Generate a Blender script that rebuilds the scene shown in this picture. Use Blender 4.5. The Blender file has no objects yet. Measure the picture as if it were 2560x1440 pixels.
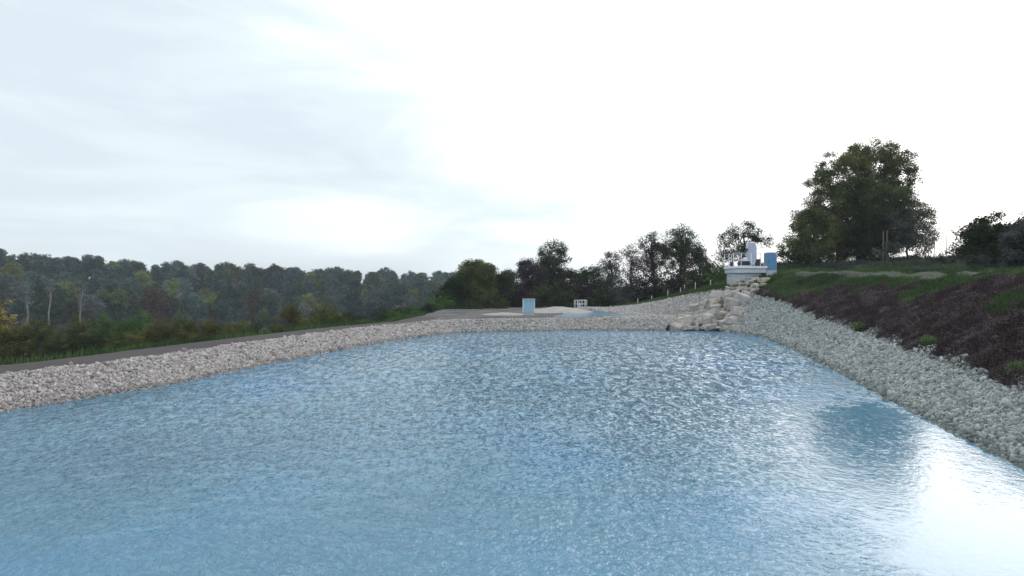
import bpy, math, random
import numpy as np
from mathutils import Vector, Matrix

SC = bpy.context.scene
COL = SC.collection
R = math.radians
rng = np.random.default_rng(7)
random.seed(7)

# ------------------------------------------------------------------ camera
CAMZ = 3.0
F = 1800.0                       # focal length in pixels of the 2560 px frame
cam_d = bpy.data.cameras.new('camera')
cam = bpy.data.objects.new('camera', cam_d)
COL.objects.link(cam)
cam.location = (0, 0, CAMZ)
cam.rotation_euler = (R(90), 0, 0)
cam_d.sensor_width = 36
cam_d.lens = 36 * F / 2560
cam_d.clip_start = 0.1
cam_d.clip_end = 6000
SC.camera = cam

# ------------------------------------------------------------------ light
SUN_AZ, SUN_EL = 35.0, 20.0      # azimuth to the right of the view axis, elevation
SC.view_settings.view_transform = 'Standard'
SC.view_settings.look = 'None'
SC.view_settings.gamma = 1
SC.view_settings.exposure = 0.28
SC.view_settings.use_curve_mapping = False
sdir = Vector((math.sin(R(SUN_AZ)) * math.cos(R(SUN_EL)), math.cos(R(SUN_AZ)) * math.cos(R(SUN_EL)), math.sin(R(SUN_EL))))
sl = bpy.data.lights.new('sun', 'SUN')
sl.energy = 0.6
sl.angle = R(50)
sl.color = (1.0, 0.95, 0.88)
so = bpy.data.objects.new('sun', sl)
COL.objects.link(so)
so.rotation_euler = sdir.to_track_quat('Z', 'Y').to_euler()

W = bpy.data.worlds.new('World')
SC.world = W
W.use_nodes = True
nt = W.node_tree
nt.nodes.clear()


def nd(tree, typ, **kw):
    n = tree.nodes.new(typ)
    for k, v in kw.items():
        if k in n.inputs:
            n.inputs[k].default_value = v
        else:
            setattr(n, k, v)
    return n


def math_n(tree, op, a, b=None, clamp=False):
    n = tree.nodes.new('ShaderNodeMath')
    n.operation = op
    n.use_clamp = clamp
    for i, v in enumerate((a, b)):
        if v is None:
            continue
        if isinstance(v, (int, float)):
            n.inputs[i].default_value = v
        else:
            tree.links.new(v, n.inputs[i])
    return n.outputs[0]


def mix_n(tree, fac, a, b, blend='MIX'):
    n = tree.nodes.new('ShaderNodeMix')
    n.data_type = 'RGBA'
    n.blend_type = blend
    for s, v in ((n.inputs[0], fac), (n.inputs[6], a), (n.inputs[7], b)):
        if isinstance(v, (int, float)):
            s.default_value = v
        elif isinstance(v, tuple):
            s.default_value = (*v[:3], 1)
        else:
            tree.links.new(v, s)
    return n.outputs[2]


def ramp_n(tree, fac, stops):
    n = tree.nodes.new('ShaderNodeValToRGB')
    tree.links.new(fac, n.inputs[0])
    cr = n.color_ramp
    while len(cr.elements) > 1:
        cr.elements.remove(cr.elements[-1])
    for i, (p, c) in enumerate(stops):
        e = cr.elements[0] if i == 0 else cr.elements.new(p)
        e.position = p
        e.color = (*c, 1) if isinstance(c, tuple) else (c, c, c, 1)
    return n.outputs[0]


def noise_n(tree, vec, scale, detail=4, rough=.55, dist=0.0):
    n = nd(tree, 'ShaderNodeTexNoise', Scale=scale, Detail=detail, Roughness=rough, Distortion=dist)
    if vec is not None:
        tree.links.new(vec, n.inputs['Vector'])
    return n.outputs[0]


def mapping(tree, vec, scale=(1, 1, 1), rot=(0, 0, 0), loc=(0, 0, 0)):
    n = tree.nodes.new('ShaderNodeMapping')
    n.inputs['Scale'].default_value = scale
    n.inputs['Rotation'].default_value = rot
    n.inputs['Location'].default_value = loc
    tree.links.new(vec, n.inputs[0])
    return n.outputs[0]


sky = nd(nt, 'ShaderNodeTexSky', sky_type='NISHITA', sun_disc=False)
sky.sun_elevation = R(SUN_EL)
sky.sun_rotation = R(SUN_AZ)
tc = nt.nodes.new('ShaderNodeTexCoord')
dirv = tc.outputs['Generated']
cv = mapping(nt, dirv, (1, 1, 4.2), (0, R(7), 0), (.3, .1, 0.15))
n1 = noise_n(nt, cv, 2.6, 5, .5, .5)
n2 = noise_n(nt, mapping(nt, dirv, (1, 1, 6), (0, R(-5), 0), (2, 1, 0)), 4.5, 4, .5, .3)
sep = nt.nodes.new('ShaderNodeSeparateXYZ')
nt.links.new(dirv, sep.inputs[0])
side = math_n(nt, 'MULTIPLY', sep.outputs[0], .55)
cl = math_n(nt, 'ADD', math_n(nt, 'ADD', math_n(nt, 'MULTIPLY', n1, 1.3), math_n(nt, 'MULTIPLY', n2, .15)), side)
elev_up = math_n(nt, 'MULTIPLY', sep.outputs[2], .42)
cl = math_n(nt, 'ADD', cl, elev_up)
cloud = ramp_n(nt, cl, [(.42, (.66, .74, .80)), (.62, (.74, .84, .89)), (.78, (.88, .95, .98)), (1.0, (1.0, 1.0, 1.03))])
# the sun behind thin cloud
dp = nt.nodes.new('ShaderNodeVectorMath')
dp.operation = 'DOT_PRODUCT'
nt.links.new(dirv, dp.inputs[0])
dp.inputs[1].default_value = sdir
glow = math_n(nt, 'POWER', math_n(nt, 'MAXIMUM', dp.outputs['Value'], 0), 40)
glow = math_n(nt, 'MULTIPLY', glow, 1.9)
gl = nt.nodes.new('ShaderNodeCombineXYZ')
for i in range(3):
    nt.links.new(math_n(nt, 'MULTIPLY', glow, (1, .98, .96)[i]), gl.inputs[i])
ca = mix_n(nt, 1.0, cloud, gl.outputs[0], 'ADD')
vm = nt.nodes.new('ShaderNodeVectorMath')
vm.operation = 'SCALE'
vm.inputs['Scale'].default_value = 10
nt.links.new(ca, vm.inputs[0])
tot = mix_n(nt, 0.07, vm.outputs[0], sky.outputs[0])
bg = nd(nt, 'ShaderNodeBackground')
bg.inputs['Strength'].default_value = 0.1
nt.links.new(tot, bg.inputs[0])
wo = nt.nodes.new('ShaderNodeOutputWorld')
nt.links.new(bg.outputs[0], wo.inputs[0])


# ------------------------------------------------------------------ helpers
def tag(o, label=None, cat=None, group=None, kind=None):
    if label:
        assert 4 <= len(label.split()) <= 16, label
        o['label'] = label
    if cat:
        o['category'] = cat
    if group:
        o['group'] = group
    if kind:
        o['kind'] = kind
    return o


def empty(name, loc=(0, 0, 0), rz=0.0):
    o = bpy.data.objects.new(name, None)
    o.location = loc
    o.rotation_euler = (0, 0, rz)
    COL.objects.link(o)
    return o


def mesh_np(name, verts, faces, mat=None, parent=None, tone=None, smooth=False):
    """verts (n,3), faces: (m,k) array or list of arrays of fixed arity; tone: per-face float"""
    me = bpy.data.meshes.new(name)
    if not isinstance(faces, list):
        faces = [faces]
    faces = [np.asarray(f, dtype=np.int32) for f in faces if len(f)]
    verts = np.asarray(verts, dtype=np.float32)
    nl = sum(f.size for f in faces)
    nf = sum(len(f) for f in faces)
    me.vertices.add(len(verts))
    me.vertices.foreach_set('co', verts.ravel())
    me.loops.add(nl)
    me.loops.foreach_set('vertex_index', np.concatenate([f.ravel() for f in faces]))
    me.polygons.add(nf)
    tots = np.concatenate([np.full(len(f), f.shape[1], dtype=np.int32) for f in faces])
    me.polygons.foreach_set('loop_start', np.concatenate([[0], np.cumsum(tots)[:-1]]).astype(np.int32))
    if smooth:
        me.polygons.foreach_set('use_smooth', np.ones(nf, dtype=bool))
    me.update(calc_edges=True)
    if tone is not None:
        a = me.attributes.new('tone', 'FLOAT', 'FACE')
        a.data.foreach_set('value', np.asarray(tone, dtype=np.float32))
    if mat:
        me.materials.append(mat)
    o = bpy.data.objects.new(name, me)
    COL.objects.link(o)
    if parent:
        o.parent = parent
    return o


class MB:
    def __init__(s):
        s.v = []
        s.f = []

    def add(s, vs, fs):
        b = len(s.v)
        s.v += [tuple(v) for v in vs]
        s.f += [tuple(b + i for i in f) for f in fs]

    def box(s, c, d, rz=0.0, bev=0.0, M=None):
        x, y, z = d[0] / 2, d[1] / 2, d[2] / 2
        b = min(bev, x * .9, y * .9, z * .9)
        ca, sa = math.cos(rz), math.sin(rz)

        def T(p):
            if M is not None:
                p = tuple(M @ Vector(p))
                return (p[0] + c[0], p[1] + c[1], p[2] + c[2])
            return (c[0] + p[0] * ca - p[1] * sa, c[1] + p[0] * sa + p[1] * ca, c[2] + p[2])
        if b <= 0:
            P = [(-x, -y, -z), (x, -y, -z), (x, y, -z), (-x, y, -z), (-x, -y, z), (x, -y, z), (x, y, z), (-x, y, z)]
            s.add([T(p) for p in P], [(0, 3, 2, 1), (4, 5, 6, 7), (0, 1, 5, 4), (1, 2, 6, 5), (2, 3, 7, 6), (3, 0, 4, 7)])
            return
        def ring(ix, iy, zz):
            return [(-ix + b2, -iy, zz) for b2 in (0,)]
        pts = []
        for zz, ins in ((-z, b), (-z + b, 0), (z - b, 0), (z, b)):
            X, Y = x - ins, y - ins
            c2 = b if ins == 0 else b * .4
            pts += [(-X + c2, -Y, zz), (X - c2, -Y, zz), (X, -Y + c2, zz), (X, Y - c2, zz), (X - c2, Y, zz), (-X + c2, Y, zz), (-X, Y - c2, zz), (-X, -Y + c2, zz)]
        fs = []
        for k in range(3):
            for i in range(8):
                j = (i + 1) % 8
                fs.append((k * 8 + i, k * 8 + j, k * 8 + 8 + j, k * 8 + 8 + i))
        fs.append(tuple(range(7, -1, -1)))
        fs.append(tuple(range(24, 32)))
        s.add([T(p) for p in pts], fs)

    def tube(s, pts, rad, n=8):
        pts = [Vector(p) for p in pts]
        if isinstance(rad, (int, float)):
            rad = [rad] * len(pts)
        base = len(s.v)
        prev = None
        for i, p in enumerate(pts):
            d = (pts[min(i + 1, len(pts) - 1)] - pts[max(i - 1, 0)])
            d = d.normalized() if d.length > 1e-9 else Vector((0, 0, 1))
            u = d.cross(Vector((0, 1, 0)) if abs(d.y) < .9 else Vector((1, 0, 0))).normalized()
            w = d.cross(u)
            for k in range(n):
                a = 2 * math.pi * k / n
                s.v.append(tuple(p + (u * math.cos(a) + w * math.sin(a)) * rad[i]))
        for i in range(len(pts) - 1):
            for k in range(n):
                j = (k + 1) % n
                a = base + i * n
                s.f.append((a + k, a + j, a + n + j, a + n + k))
        s.f.append(tuple(base + k for k in range(n - 1, -1, -1)))
        e = base + (len(pts) - 1) * n
        s.f.append(tuple(e + k for k in range(n)))

    def build(s, name, mat=None, parent=None, smooth=False):
        me = bpy.data.meshes.new(name)
        me.from_pydata(s.v, [], s.f)
        if smooth:
            me.polygons.foreach_set('use_smooth', [True] * len(me.polygons))
        if mat:
            me.materials.append(mat)
        o = bpy.data.objects.new(name, me)
        COL.objects.link(o)
        if parent:
            o.parent = parent
        return o


# ------------------------------------------------------------------ materials
def new_mat(name):
    m = bpy.data.materials.new(name)
    m.use_nodes = True
    t = m.node_tree
    b = t.nodes['Principled BSDF']
    return m, t, b


def foliage(name, c0, c1, c2, patch=.5, trans=.25, objvar=.0):
    m, t, b = new_mat(name)
    at = t.nodes.new('ShaderNodeAttribute')
    at.attribute_name = 'tone'
    geo = t.nodes.new('ShaderNodeNewGeometry')
    big = noise_n(t, geo.outputs['Position'], patch, 2)
    f = math_n(t, 'ADD', math_n(t, 'MULTIPLY', at.outputs['Fac'], .75), math_n(t, 'MULTIPLY', math_n(t, 'SUBTRACT', big, .5), 1.6))
    f = math_n(t, 'ADD', f, .1, True)
    col = ramp_n(t, f, [(0.0, c0), (.5, c1), (1.0, c2)])
    if objvar:
        oi = t.nodes.new('ShaderNodeObjectInfo')
        hs = t.nodes.new('ShaderNodeHueSaturation')
        t.links.new(math_n(t, 'ADD', math_n(t, 'MULTIPLY', oi.outputs['Random'], objvar), 1 - objvar * .5), hs.inputs['Value'])
        t.links.new(math_n(t, 'ADD', math_n(t, 'MULTIPLY', oi.outputs['Random'], .05), .475), hs.inputs['Hue'])
        t.links.new(col, hs.inputs['Color'])
        col = hs.outputs[0]
    out = t.nodes['Material Output']
    t.nodes.remove(b)
    df = t.nodes.new('ShaderNodeBsdfDiffuse')
    tr = t.nodes.new('ShaderNodeBsdfTranslucent')
    t.links.new(col, df.inputs[0])
    t.links.new(col, tr.inputs[0])
    ms = t.nodes.new('ShaderNodeMixShader')
    ms.inputs[0].default_value = trans
    t.links.new(df.outputs[0], ms.inputs[1])
    t.links.new(tr.outputs[0], ms.inputs[2])
    t.links.new(ms.outputs[0], out.inputs[0])
    return m


def solid(name, col, rough=.6, var=.15, scale=4.0, metal=0.0, bump=0.0, bscale=30):
    m, t, b = new_mat(name)
    geo = t.nodes.new('ShaderNodeTexCoord')
    n = noise_n(t, geo.outputs['Object'], scale, 5)
    c0 = tuple(c * (1 - var) for c in col)
    c1 = tuple(min(1, c * (1 + var)) for c in col)
    t.links.new(ramp_n(t, n, [(.3, c0), (.7, c1)]), b.inputs['Base Color'])
    b.inputs['Roughness'].default_value = rough
    b.inputs['Metallic'].default_value = metal
    if rough >= .9:
        b.inputs['Specular IOR Level'].default_value = .1
    if bump:
        bp = t.nodes.new('ShaderNodeBump')
        bp.inputs['Strength'].default_value = bump
        bp.inputs['Distance'].default_value = .03
        t.links.new(noise_n(t, geo.outputs['Object'], bscale, 5), bp.inputs['Height'])
        t.links.new(bp.outputs[0], b.inputs['Normal'])
    return m


def stone_mat(name, dark, mid, light):
    m, t, b = new_mat(name)
    at = t.nodes.new('ShaderNodeAttribute')
    at.attribute_name = 'tone'
    geo = t.nodes.new('ShaderNodeNewGeometry')
    n = noise_n(t, geo.outputs['Position'], 9, 4)
    f = math_n(t, 'ADD', math_n(t, 'MULTIPLY', at.outputs['Fac'], .7), math_n(t, 'MULTIPLY', n, .3), True)
    t.links.new(ramp_n(t, f, [(.05, dark), (.5, mid), (.95, light)]), b.inputs['Base Color'])
    b.inputs['Roughness'].default_value = .85
    b.inputs['Specular IOR Level'].default_value = .25
    return m


M = {}
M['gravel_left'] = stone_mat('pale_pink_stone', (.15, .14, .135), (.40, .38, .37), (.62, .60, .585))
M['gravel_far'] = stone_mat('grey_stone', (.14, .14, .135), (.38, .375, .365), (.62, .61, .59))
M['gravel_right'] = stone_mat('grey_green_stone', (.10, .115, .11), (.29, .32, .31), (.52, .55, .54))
M['boulder'] = None
M['bark'] = solid('dark_bark', (.045, .04, .037), .9, .3, 3)
M['pale_bark'] = solid('pale_bark', (.24, .235, .225), .8, .25, 2)
M['wood'] = solid('weathered_wood', (.22, .2, .17), .85, .3, 8)
M['pale_wood'] = solid('pale_wood', (.5, .48, .44), .8, .2, 8)
M['concrete'] = solid('concrete', (.42, .47, .52), .85, .14, 2.5, bump=.15)
M['white_metal'] = solid('white_painted_metal', (.72, .76, .82), .45, .06)
M['grey_metal'] = solid('galvanised_metal', (.46, .53, .60), .4, .1, 3, metal=.15)
M['pale_metal'] = solid('pale_lilac_metal', (.42, .47, .60), .5, .1, 2)
M['dark_metal'] = solid('dark_motor_casing', (.03, .035, .045), .5, .2)
M['blue_box'] = solid('blue_plastic', (.08, .25, .48), .45, .08, 2)
M['blue_edge'] = solid('blue_grey_edging', (.16, .28, .38), .5, .1)
M['cab_blue'] = solid('light_blue_panel', (.30, .50, .66), .45, .07, 1.5)
M['cab_base'] = solid('lilac_concrete', (.40, .42, .50), .85, .12)
M['sand'] = solid('pale_sand', (.37, .365, .35), .95, .14, .9, bump=.4, bscale=9)
M['membrane'] = solid('dark_geotextile', (.085, .080, .083), .95, .12, .35, bump=.2, bscale=3)

GREEN_D = foliage('dark_green_leaves', (0.021, 0.034, 0.018), (0.044, 0.067, 0.030), (0.098, 0.127, 0.052), .35)
GREEN_O = foliage('olive_leaves', (0.045, 0.064, 0.024), (0.106, 0.131, 0.045), (0.210, 0.232, 0.084), .35)
GREEN_B = foliage('mid_green_leaves', (0.036, 0.076, 0.025), (0.076, 0.152, 0.047), (0.152, 0.262, 0.083), .5)
BROWN_L = foliage('russet_leaves', (0.046, 0.049, 0.019), (0.104, 0.103, 0.034), (0.195, 0.201, 0.064), .4)
PLUM_L = foliage('dull_plum_leaves', (.024, .020, .022), (.048, .04, .042), (.085, .072, .075), .4)
GREY_L = foliage('grey_green_leaves', (0.044, 0.055, 0.050), (0.083, 0.099, 0.090), (0.132, 0.149, 0.138), .4)
YELLOW_L = foliage('yellow_leaves', (.14, .11, .035), (.32, .26, .09), (.50, .42, .17), .8)
FOR = {
    'dark green': foliage('wood_dark_green', (0.020, 0.044, 0.028), (0.057, 0.104, 0.064), (0.142, 0.213, 0.123), .06, objvar=.5),
    'blue green': foliage('wood_blue_green', (0.024, 0.052, 0.049), (0.066, 0.119, 0.108), (0.149, 0.232, 0.201), .06, objvar=.5),
    'olive': foliage('wood_olive', (0.037, 0.057, 0.021), (0.118, 0.156, 0.053), (0.250, 0.295, 0.105), .06, objvar=.4),
    'grey twiggy': foliage('wood_grey_twigs', (0.058, 0.077, 0.076), (0.149, 0.186, 0.175), (0.283, 0.333, 0.306), .06, objvar=.4),
    'russet brown': foliage('wood_russet', (0.041, 0.033, 0.022), (0.115, 0.092, 0.057), (0.216, 0.174, 0.108), .06, objvar=.4),
    'bright green': foliage('wood_bright_green', (0.081, 0.125, 0.054), (0.176, 0.264, 0.101), (0.297, 0.403, 0.176), .1),
}
M['grass'] = foliage('grass_blades', (.03, .05, .022), (.07, .125, .048), (.14, .21, .085), .35, .3)
M['green_weed'] = foliage('green_weed_leaves', (.05, .10, .03), (.09, .17, .05), (.15, .26, .08), 1, .3)
M['weeds'] = foliage('dry_weed_stems', (.028, .022, .022), (.078, .062, .063), (.27, .225, .24), 1.3, .15)
M['tall'] = foliage('tall_grey_weeds', (.035, .048, .044), (.062, .080, .072), (.12, .14, .125), .3, .3)


def boulder_mat():
    m, t, b = new_mat('limestone_boulder')
    geo = t.nodes.new('ShaderNodeTexCoord')
    oi = t.nodes.new('ShaderNodeObjectInfo')
    ad = t.nodes.new('ShaderNodeVectorMath')
    ad.operation = 'ADD'
    t.links.new(geo.outputs['Object'], ad.inputs[0])
    t.links.new(oi.outputs['Location'], ad.inputs[1])
    n = noise_n(t, ad.outputs[0], 1.8, 6, .6)
    c = ramp_n(t, n, [(.3, (.17, .145, .115)), (.5, (.38, .35, .30)), (.7, (.57, .545, .49))])
    c2 = mix_n(t, math_n(t, 'MULTIPLY', oi.outputs['Random'], .55), c, (.46, .45, .47))
    t.links.new(c2, b.inputs['Base Color'])
    b.inputs['Roughness'].default_value = .9
    bp = t.nodes.new('ShaderNodeBump')
    bp.inputs['Strength'].default_value = .6
    bp.inputs['Distance'].default_value = .06
    t.links.new(noise_n(t, ad.outputs[0], 6, 6, .65), bp.inputs['Height'])
    t.links.new(bp.outputs[0], b.inputs['Normal'])
    return m


M['boulder'] = boulder_mat()


# ------------------------------------------------------------------ terrain function
def wz(px, py, z):
    """point on the horizontal plane z seen at a pixel of the photograph"""
    d = (z - CAMZ) * F / (720 - py)
    return ((px - 1280) * d / F, d)


SHORE = [(-16.5, 1.5), (6.3, 1.5), (8.6, 12.1), (9.7, 17.1), (11.7, 25.7), (13.4, 33), (14.6, 39.1), (15.3, 44), (15.0, 48), (13.8, 50.2),
         (11, 50.8), (6.2, 51), (2.5, 50.7), (-.8, 50), (-4.0, 48.2), (-6.6, 42.2), (-7.9, 37.2), (-9.3, 30.3), (-9.85, 27.7), (-10.6, 22.5), (-12.4, 17.4)]
POOL = [(2.6, 56.5), (7.0, 55.9), (10.2, 56.6), (10.6, 62), (9.6, 68), (9.2, 76), (7.6, 80), (6.4, 75), (5.2, 68), (4.0, 62)]
POOLZ = .67
FR_Y = [-200, 0, 12.1, 17.1, 25.7, 33, 39.1, 44, 48, 51, 55, 60, 66, 76, 90, 130, 2000]
FR_X = [-20, 6, 8.6, 9.7, 11.7, 13.4, 14.6, 15.3, 15.2, 14.7, 13.4, 11.4, 9.8, 9.2, 8.5, 8, 0]
FL_Y = [-200, 0, 17.4, 22.5, 27.7, 30.3, 37.2, 42.2, 48.2, 60, 75, 100, 2000]
FL_X = [-60, -17, -12.4, -10.6, -9.85, -9.3, -7.9, -6.6, -4.2, -3.6, -3.4, -3.4, -3.4]


def poly_dist(X, Y, P):
    d = np.full(X.shape, 1e9)
    inside = np.zeros(X.shape, bool)
    n = len(P)
    for i in range(n):
        x0, y0 = P[i]
        x1, y1 = P[(i + 1) % n]
        dx, dy = x1 - x0, y1 - y0
        t = np.clip(((X - x0) * dx + (Y - y0) * dy) / (dx * dx + dy * dy), 0, 1)
        d = np.minimum(d, np.hypot(X - x0 - t * dx, Y - y0 - t * dy))
        c = ((y0 > Y) != (y1 > Y))
        xx = x0 + (Y - y0) * dx / (dy if abs(dy) > 1e-9 else 1e-9)
        inside ^= c & (X < xx)
    return np.where(inside, -d, d)


def sstep(a, b, x):
    t = np.clip((x - a) / (b - a), 0, 1)
    return t * t * (3 - 2 * t)


def wob(X, Y, s, seed=0):
    return (np.sin(X * s + 1.3 * seed + 1.7 * np.sin(Y * s * .7 + seed)) + np.sin(Y * s * 1.13 + 2.1 * seed + 1.4 * np.sin(X * s * .83))) * .5


GT_Y = [-50, 0, 15, 20, 30, 40, 48, 52, 56, 60, 66, 72, 80, 95, 120, 2000]
G_O = [1.4, 1.4, 1.45, 1.7, 2.0, 1.8, 2.5, 2.8, 3.0, 3, 3, 3, 3, 3, 3, 3]
G_Z = [.8, .8, .8, .86, 1.05, 1.35, 2.0, 2.5, 2.7, 2.3, 1.6, 1.25, .9, .5, .4, .4]
T_O = [7.5, 7.5, 8, 8, 8, 7.5, 7.2, 7.4, 7.8, 6.5, 5, 5, 5, 5, 5, 5]
T_Z = [3.5, 3.5, 3.5, 3.5, 3.55, 3.7, 3.95, 4.1, 4.25, 3.4, 2.2, 1.6, 1.1, .6, .5, .5]


def right_o(X, Y):
    f = np.interp(Y, FR_Y, FR_X)
    f1 = np.interp(Y + .5, FR_Y, FR_X)
    f0 = np.interp(Y - .5, FR_Y, FR_X)
    return (X - f) / np.sqrt(1 + (f1 - f0) ** 2)


def left_q(X, Y):
    f = np.interp(Y, FL_Y, FL_X)
    f1 = np.interp(Y + .5, FL_Y, FL_X)
    f0 = np.interp(Y - .5, FL_Y, FL_X)
    return (f - X) / np.sqrt(1 + (f1 - f0) ** 2)


def height(X, Y):
    X = np.asarray(X, float)
    Y = np.asarray(Y, float)
    d = poly_dist(X, Y, SHORE)
    o = right_o(X, Y)
    q = left_q(X, Y)
    # low ground round the pond
    zf = np.interp(d, [-6, -1.5, 0, 1.35, 1.8], [-2.2, -.9, 0, .70, .72])
    # near bank behind the camera
    zf = np.where((Y < 1.5) & (d > 0), np.interp(d, [0, 2.0, 6], [0, 1.3, 1.5]), zf)
    dl = np.hypot(np.maximum(q - 3.9, 0), np.maximum(Y - 84, 0))
    drop = np.interp(dl, [0, 3, 9, 60, 150, 230], [0, -.7, -2.6, -5.5, -9, -10])
    zf = zf + np.where(d > 1, drop, 0) + .03 * wob(X, Y, .9, 2) * sstep(4, 8, d)
    # hill with the far wood
    D = np.hypot(X, Y)
    az = X / np.maximum(np.abs(Y), 1)
    H = np.interp(az, [-1.5, -.71, -.60, -.45, -.25, -.1, .1, .5], [9, 6.5, 4.6, 2.6, 1.2, -.6, -2, -3])
    hz = -9.5 + (H + 9.5) * sstep(215, 345, D) + 3 * sstep(345, 900, D)
    hill = np.where(D > 200, hz, -50)
    zf = np.where(D > 215, np.maximum(zf, hill), zf)
    zf = np.where((D > 200) & (Y > 0), np.maximum(zf, hill), zf)
    # right embankment
    g, gz, to, tz = (np.interp(Y, GT_Y, A) for A in (G_O, G_Z, T_O, T_Z))
    P = np.clip(3.5 + .043 * (X - 20) + .0291 * (Y - 30), 3.2, 6.2)
    up = np.where(o < g, gz * o / g, gz + (tz - gz) * sstep(0, 1, .12 + .80 * (o - g) / (to - g)) / sstep(0, 1, np.array(.92)))
    up = np.where((o >= g), gz + (tz - gz) * np.clip((o - g) / (to - g), 0, 1) ** .85, up)
    beyond = tz + (P - tz) * sstep(0, 14, o - to) * (1 - .85 * sstep(80, 108, Y))
    zr = np.where(o > to, beyond, up)
    lump = .10 * wob(X, Y, 1.1, 1) + .06 * wob(X, Y, 2.9, 3)
    zr = zr + np.where(o > g, lump * sstep(0, 1.2, o - g), 0)
    far = sstep(140, 230, D)
    zr = zr * (1 - far) + (-9.5) * far
    zr = np.where(o < 0, -9.0, zr)
    z = np.maximum(zf, np.where(Y > -60, zr, -9))
    z = np.where(d < 0, np.interp(d, [-6, -1.5, 0], [-2.2, -.9, 0]), z)
    # upper pool
    dp_ = poly_dist(X, Y, POOL)
    z = np.where(dp_ < 0, np.minimum(z, POOLZ + np.interp(dp_, [-2, 0], [-.7, .0])), z)
    return z


def hz1(x, y):
    return float(height(np.array([x]), np.array([y]))[0])


def hit(px, py, y0=8.0, y1=140.0):
    """where the line of sight through a pixel meets the ground"""
    Y = np.arange(y0, y1, .1)
    X = (px - 1280) / F * Y
    Z = CAMZ + (720 - py) / F * Y
    H = height(X, Y)
    k = np.argmax(H >= Z)
    if H[k] < Z[k]:
        k = len(Y) - 1
    return float(X[k]), float(Y[k]), float(H[k])


# ------------------------------------------------------------------ ground
def axis(lo, hi, step, far_lo, far_hi):
    mid = list(np.arange(lo, hi + 1e-6, step))
    a, s = [], step
    x = lo
    while x > far_lo:
        s = min(s * 1.12, 60)
        x -= s
        a.append(x)
    b, s = [], step
    x = hi
    while x < far_hi:
        s = min(s * 1.12, 60)
        x += s
        b.append(x)
    return np.array(a[::-1] + mid + b)


gx = axis(-22, 34, .3, -1500, 1500)
gy = axis(0, 84, .35, -200, 1700)
GX, GY = np.meshgrid(gx, gy)
GZ = height(GX, GY)
nx, ny = len(gx), len(gy)
idx = np.arange(nx * ny).reshape(ny, nx)
quads = np.stack([idx[:-1, :-1], idx[:-1, 1:], idx[1:, 1:], idx[1:, :-1]], -1).reshape(-1, 4)


def ground_mats():
    def soil(name, stops, sc, b_=.5):
        m, t, b = new_mat(name)
        geo = t.nodes.new('ShaderNodeNewGeometry')
        n = noise_n(t, geo.outputs['Position'], sc, 7, .62)
        nb = noise_n(t, geo.outputs['Position'], sc * 9, 4, .6)
        f = math_n(t, 'ADD', math_n(t, 'MULTIPLY', n, .7), math_n(t, 'MULTIPLY', nb, .3))
        t.links.new(ramp_n(t, f, stops), b.inputs['Base Color'])
        b.inputs['Roughness'].default_value = 1
        b.inputs['Specular IOR Level'].default_value = .1
        bp = t.nodes.new('ShaderNodeBump')
        bp.inputs['Strength'].default_value = b_
        bp.inputs['Distance'].default_value = .05
        t.links.new(nb, bp.inputs['Height'])
        t.links.new(bp.outputs[0], b.inputs['Normal'])
        return m
    grass = soil('rough_grass_soil', [(.35, (.018, .026, .014)), (.5, (.034, .044, .022)), (.65, (.055, .058, .032))], .35)
    bed = soil('stony_bed', [(.35, (.10, .10, .10)), (.5, (.17, .165, .16)), (.65, (.25, .24, .235))], 1.2)
    bank = soil('bank_soil_and_gap_shade', [(.35, (.022, .018, .020)), (.5, (.036, .030, .032)), (.65, (.055, .05, .045))], .6)
    dirt = soil('brown_dirt', [(.35, (.075, .072, .07)), (.5, (.125, .122, .118)), (.65, (.21, .205, .20))], .35)
    return grass, bed, bank, dirt


gm = ground_mats()
cx = (GX[:-1, :-1] + GX[1:, 1:]) / 2
cy = (GY[:-1, :-1] + GY[1:, 1:]) / 2
cd = poly_dist(cx, cy, SHORE)
co = right_o(cx, cy)
cq = left_q(cx, cy)
cg = np.interp(cy, GT_Y, G_O)
zone = np.zeros(cx.shape, np.int32)
zone[(cd < 1.7)] = 1
zone[(co > -.5) & (co < cg) & (cy < 80)] = 1
zone[(co > 0) & (co >= cg) & (cy < 58)] = 2
zone[(cd >= 1.7) & (cy > 49) & (cy < 92) & (co < 0) & (cq < 4.2)] = 3
zone[(cq > 1.7) & (cq < 3.7) & (cy < 50)] = 3
_t = np.clip(((cx - 12.6) * 5 + (cy - 50.2) * 5.2) / 52.04, 0, 1)
zone[np.hypot(cx - 12.6 - _t * 5, cy - 50.2 - _t * 5.2) < 1.9 - .6 * _t] = 2  # dark soil colour under the boulders stands in for shade in their gaps
g = mesh_np('ground', np.stack([GX, GY, GZ], -1).reshape(-1, 3), quads, None, smooth=True)
for m in gm:
    g.data.materials.append(m)
g.data.polygons.foreach_set('material_index', zone.ravel())
tag(g, 'grass, soil and stony banks sloping round the pond', 'ground', kind='structure')


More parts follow.
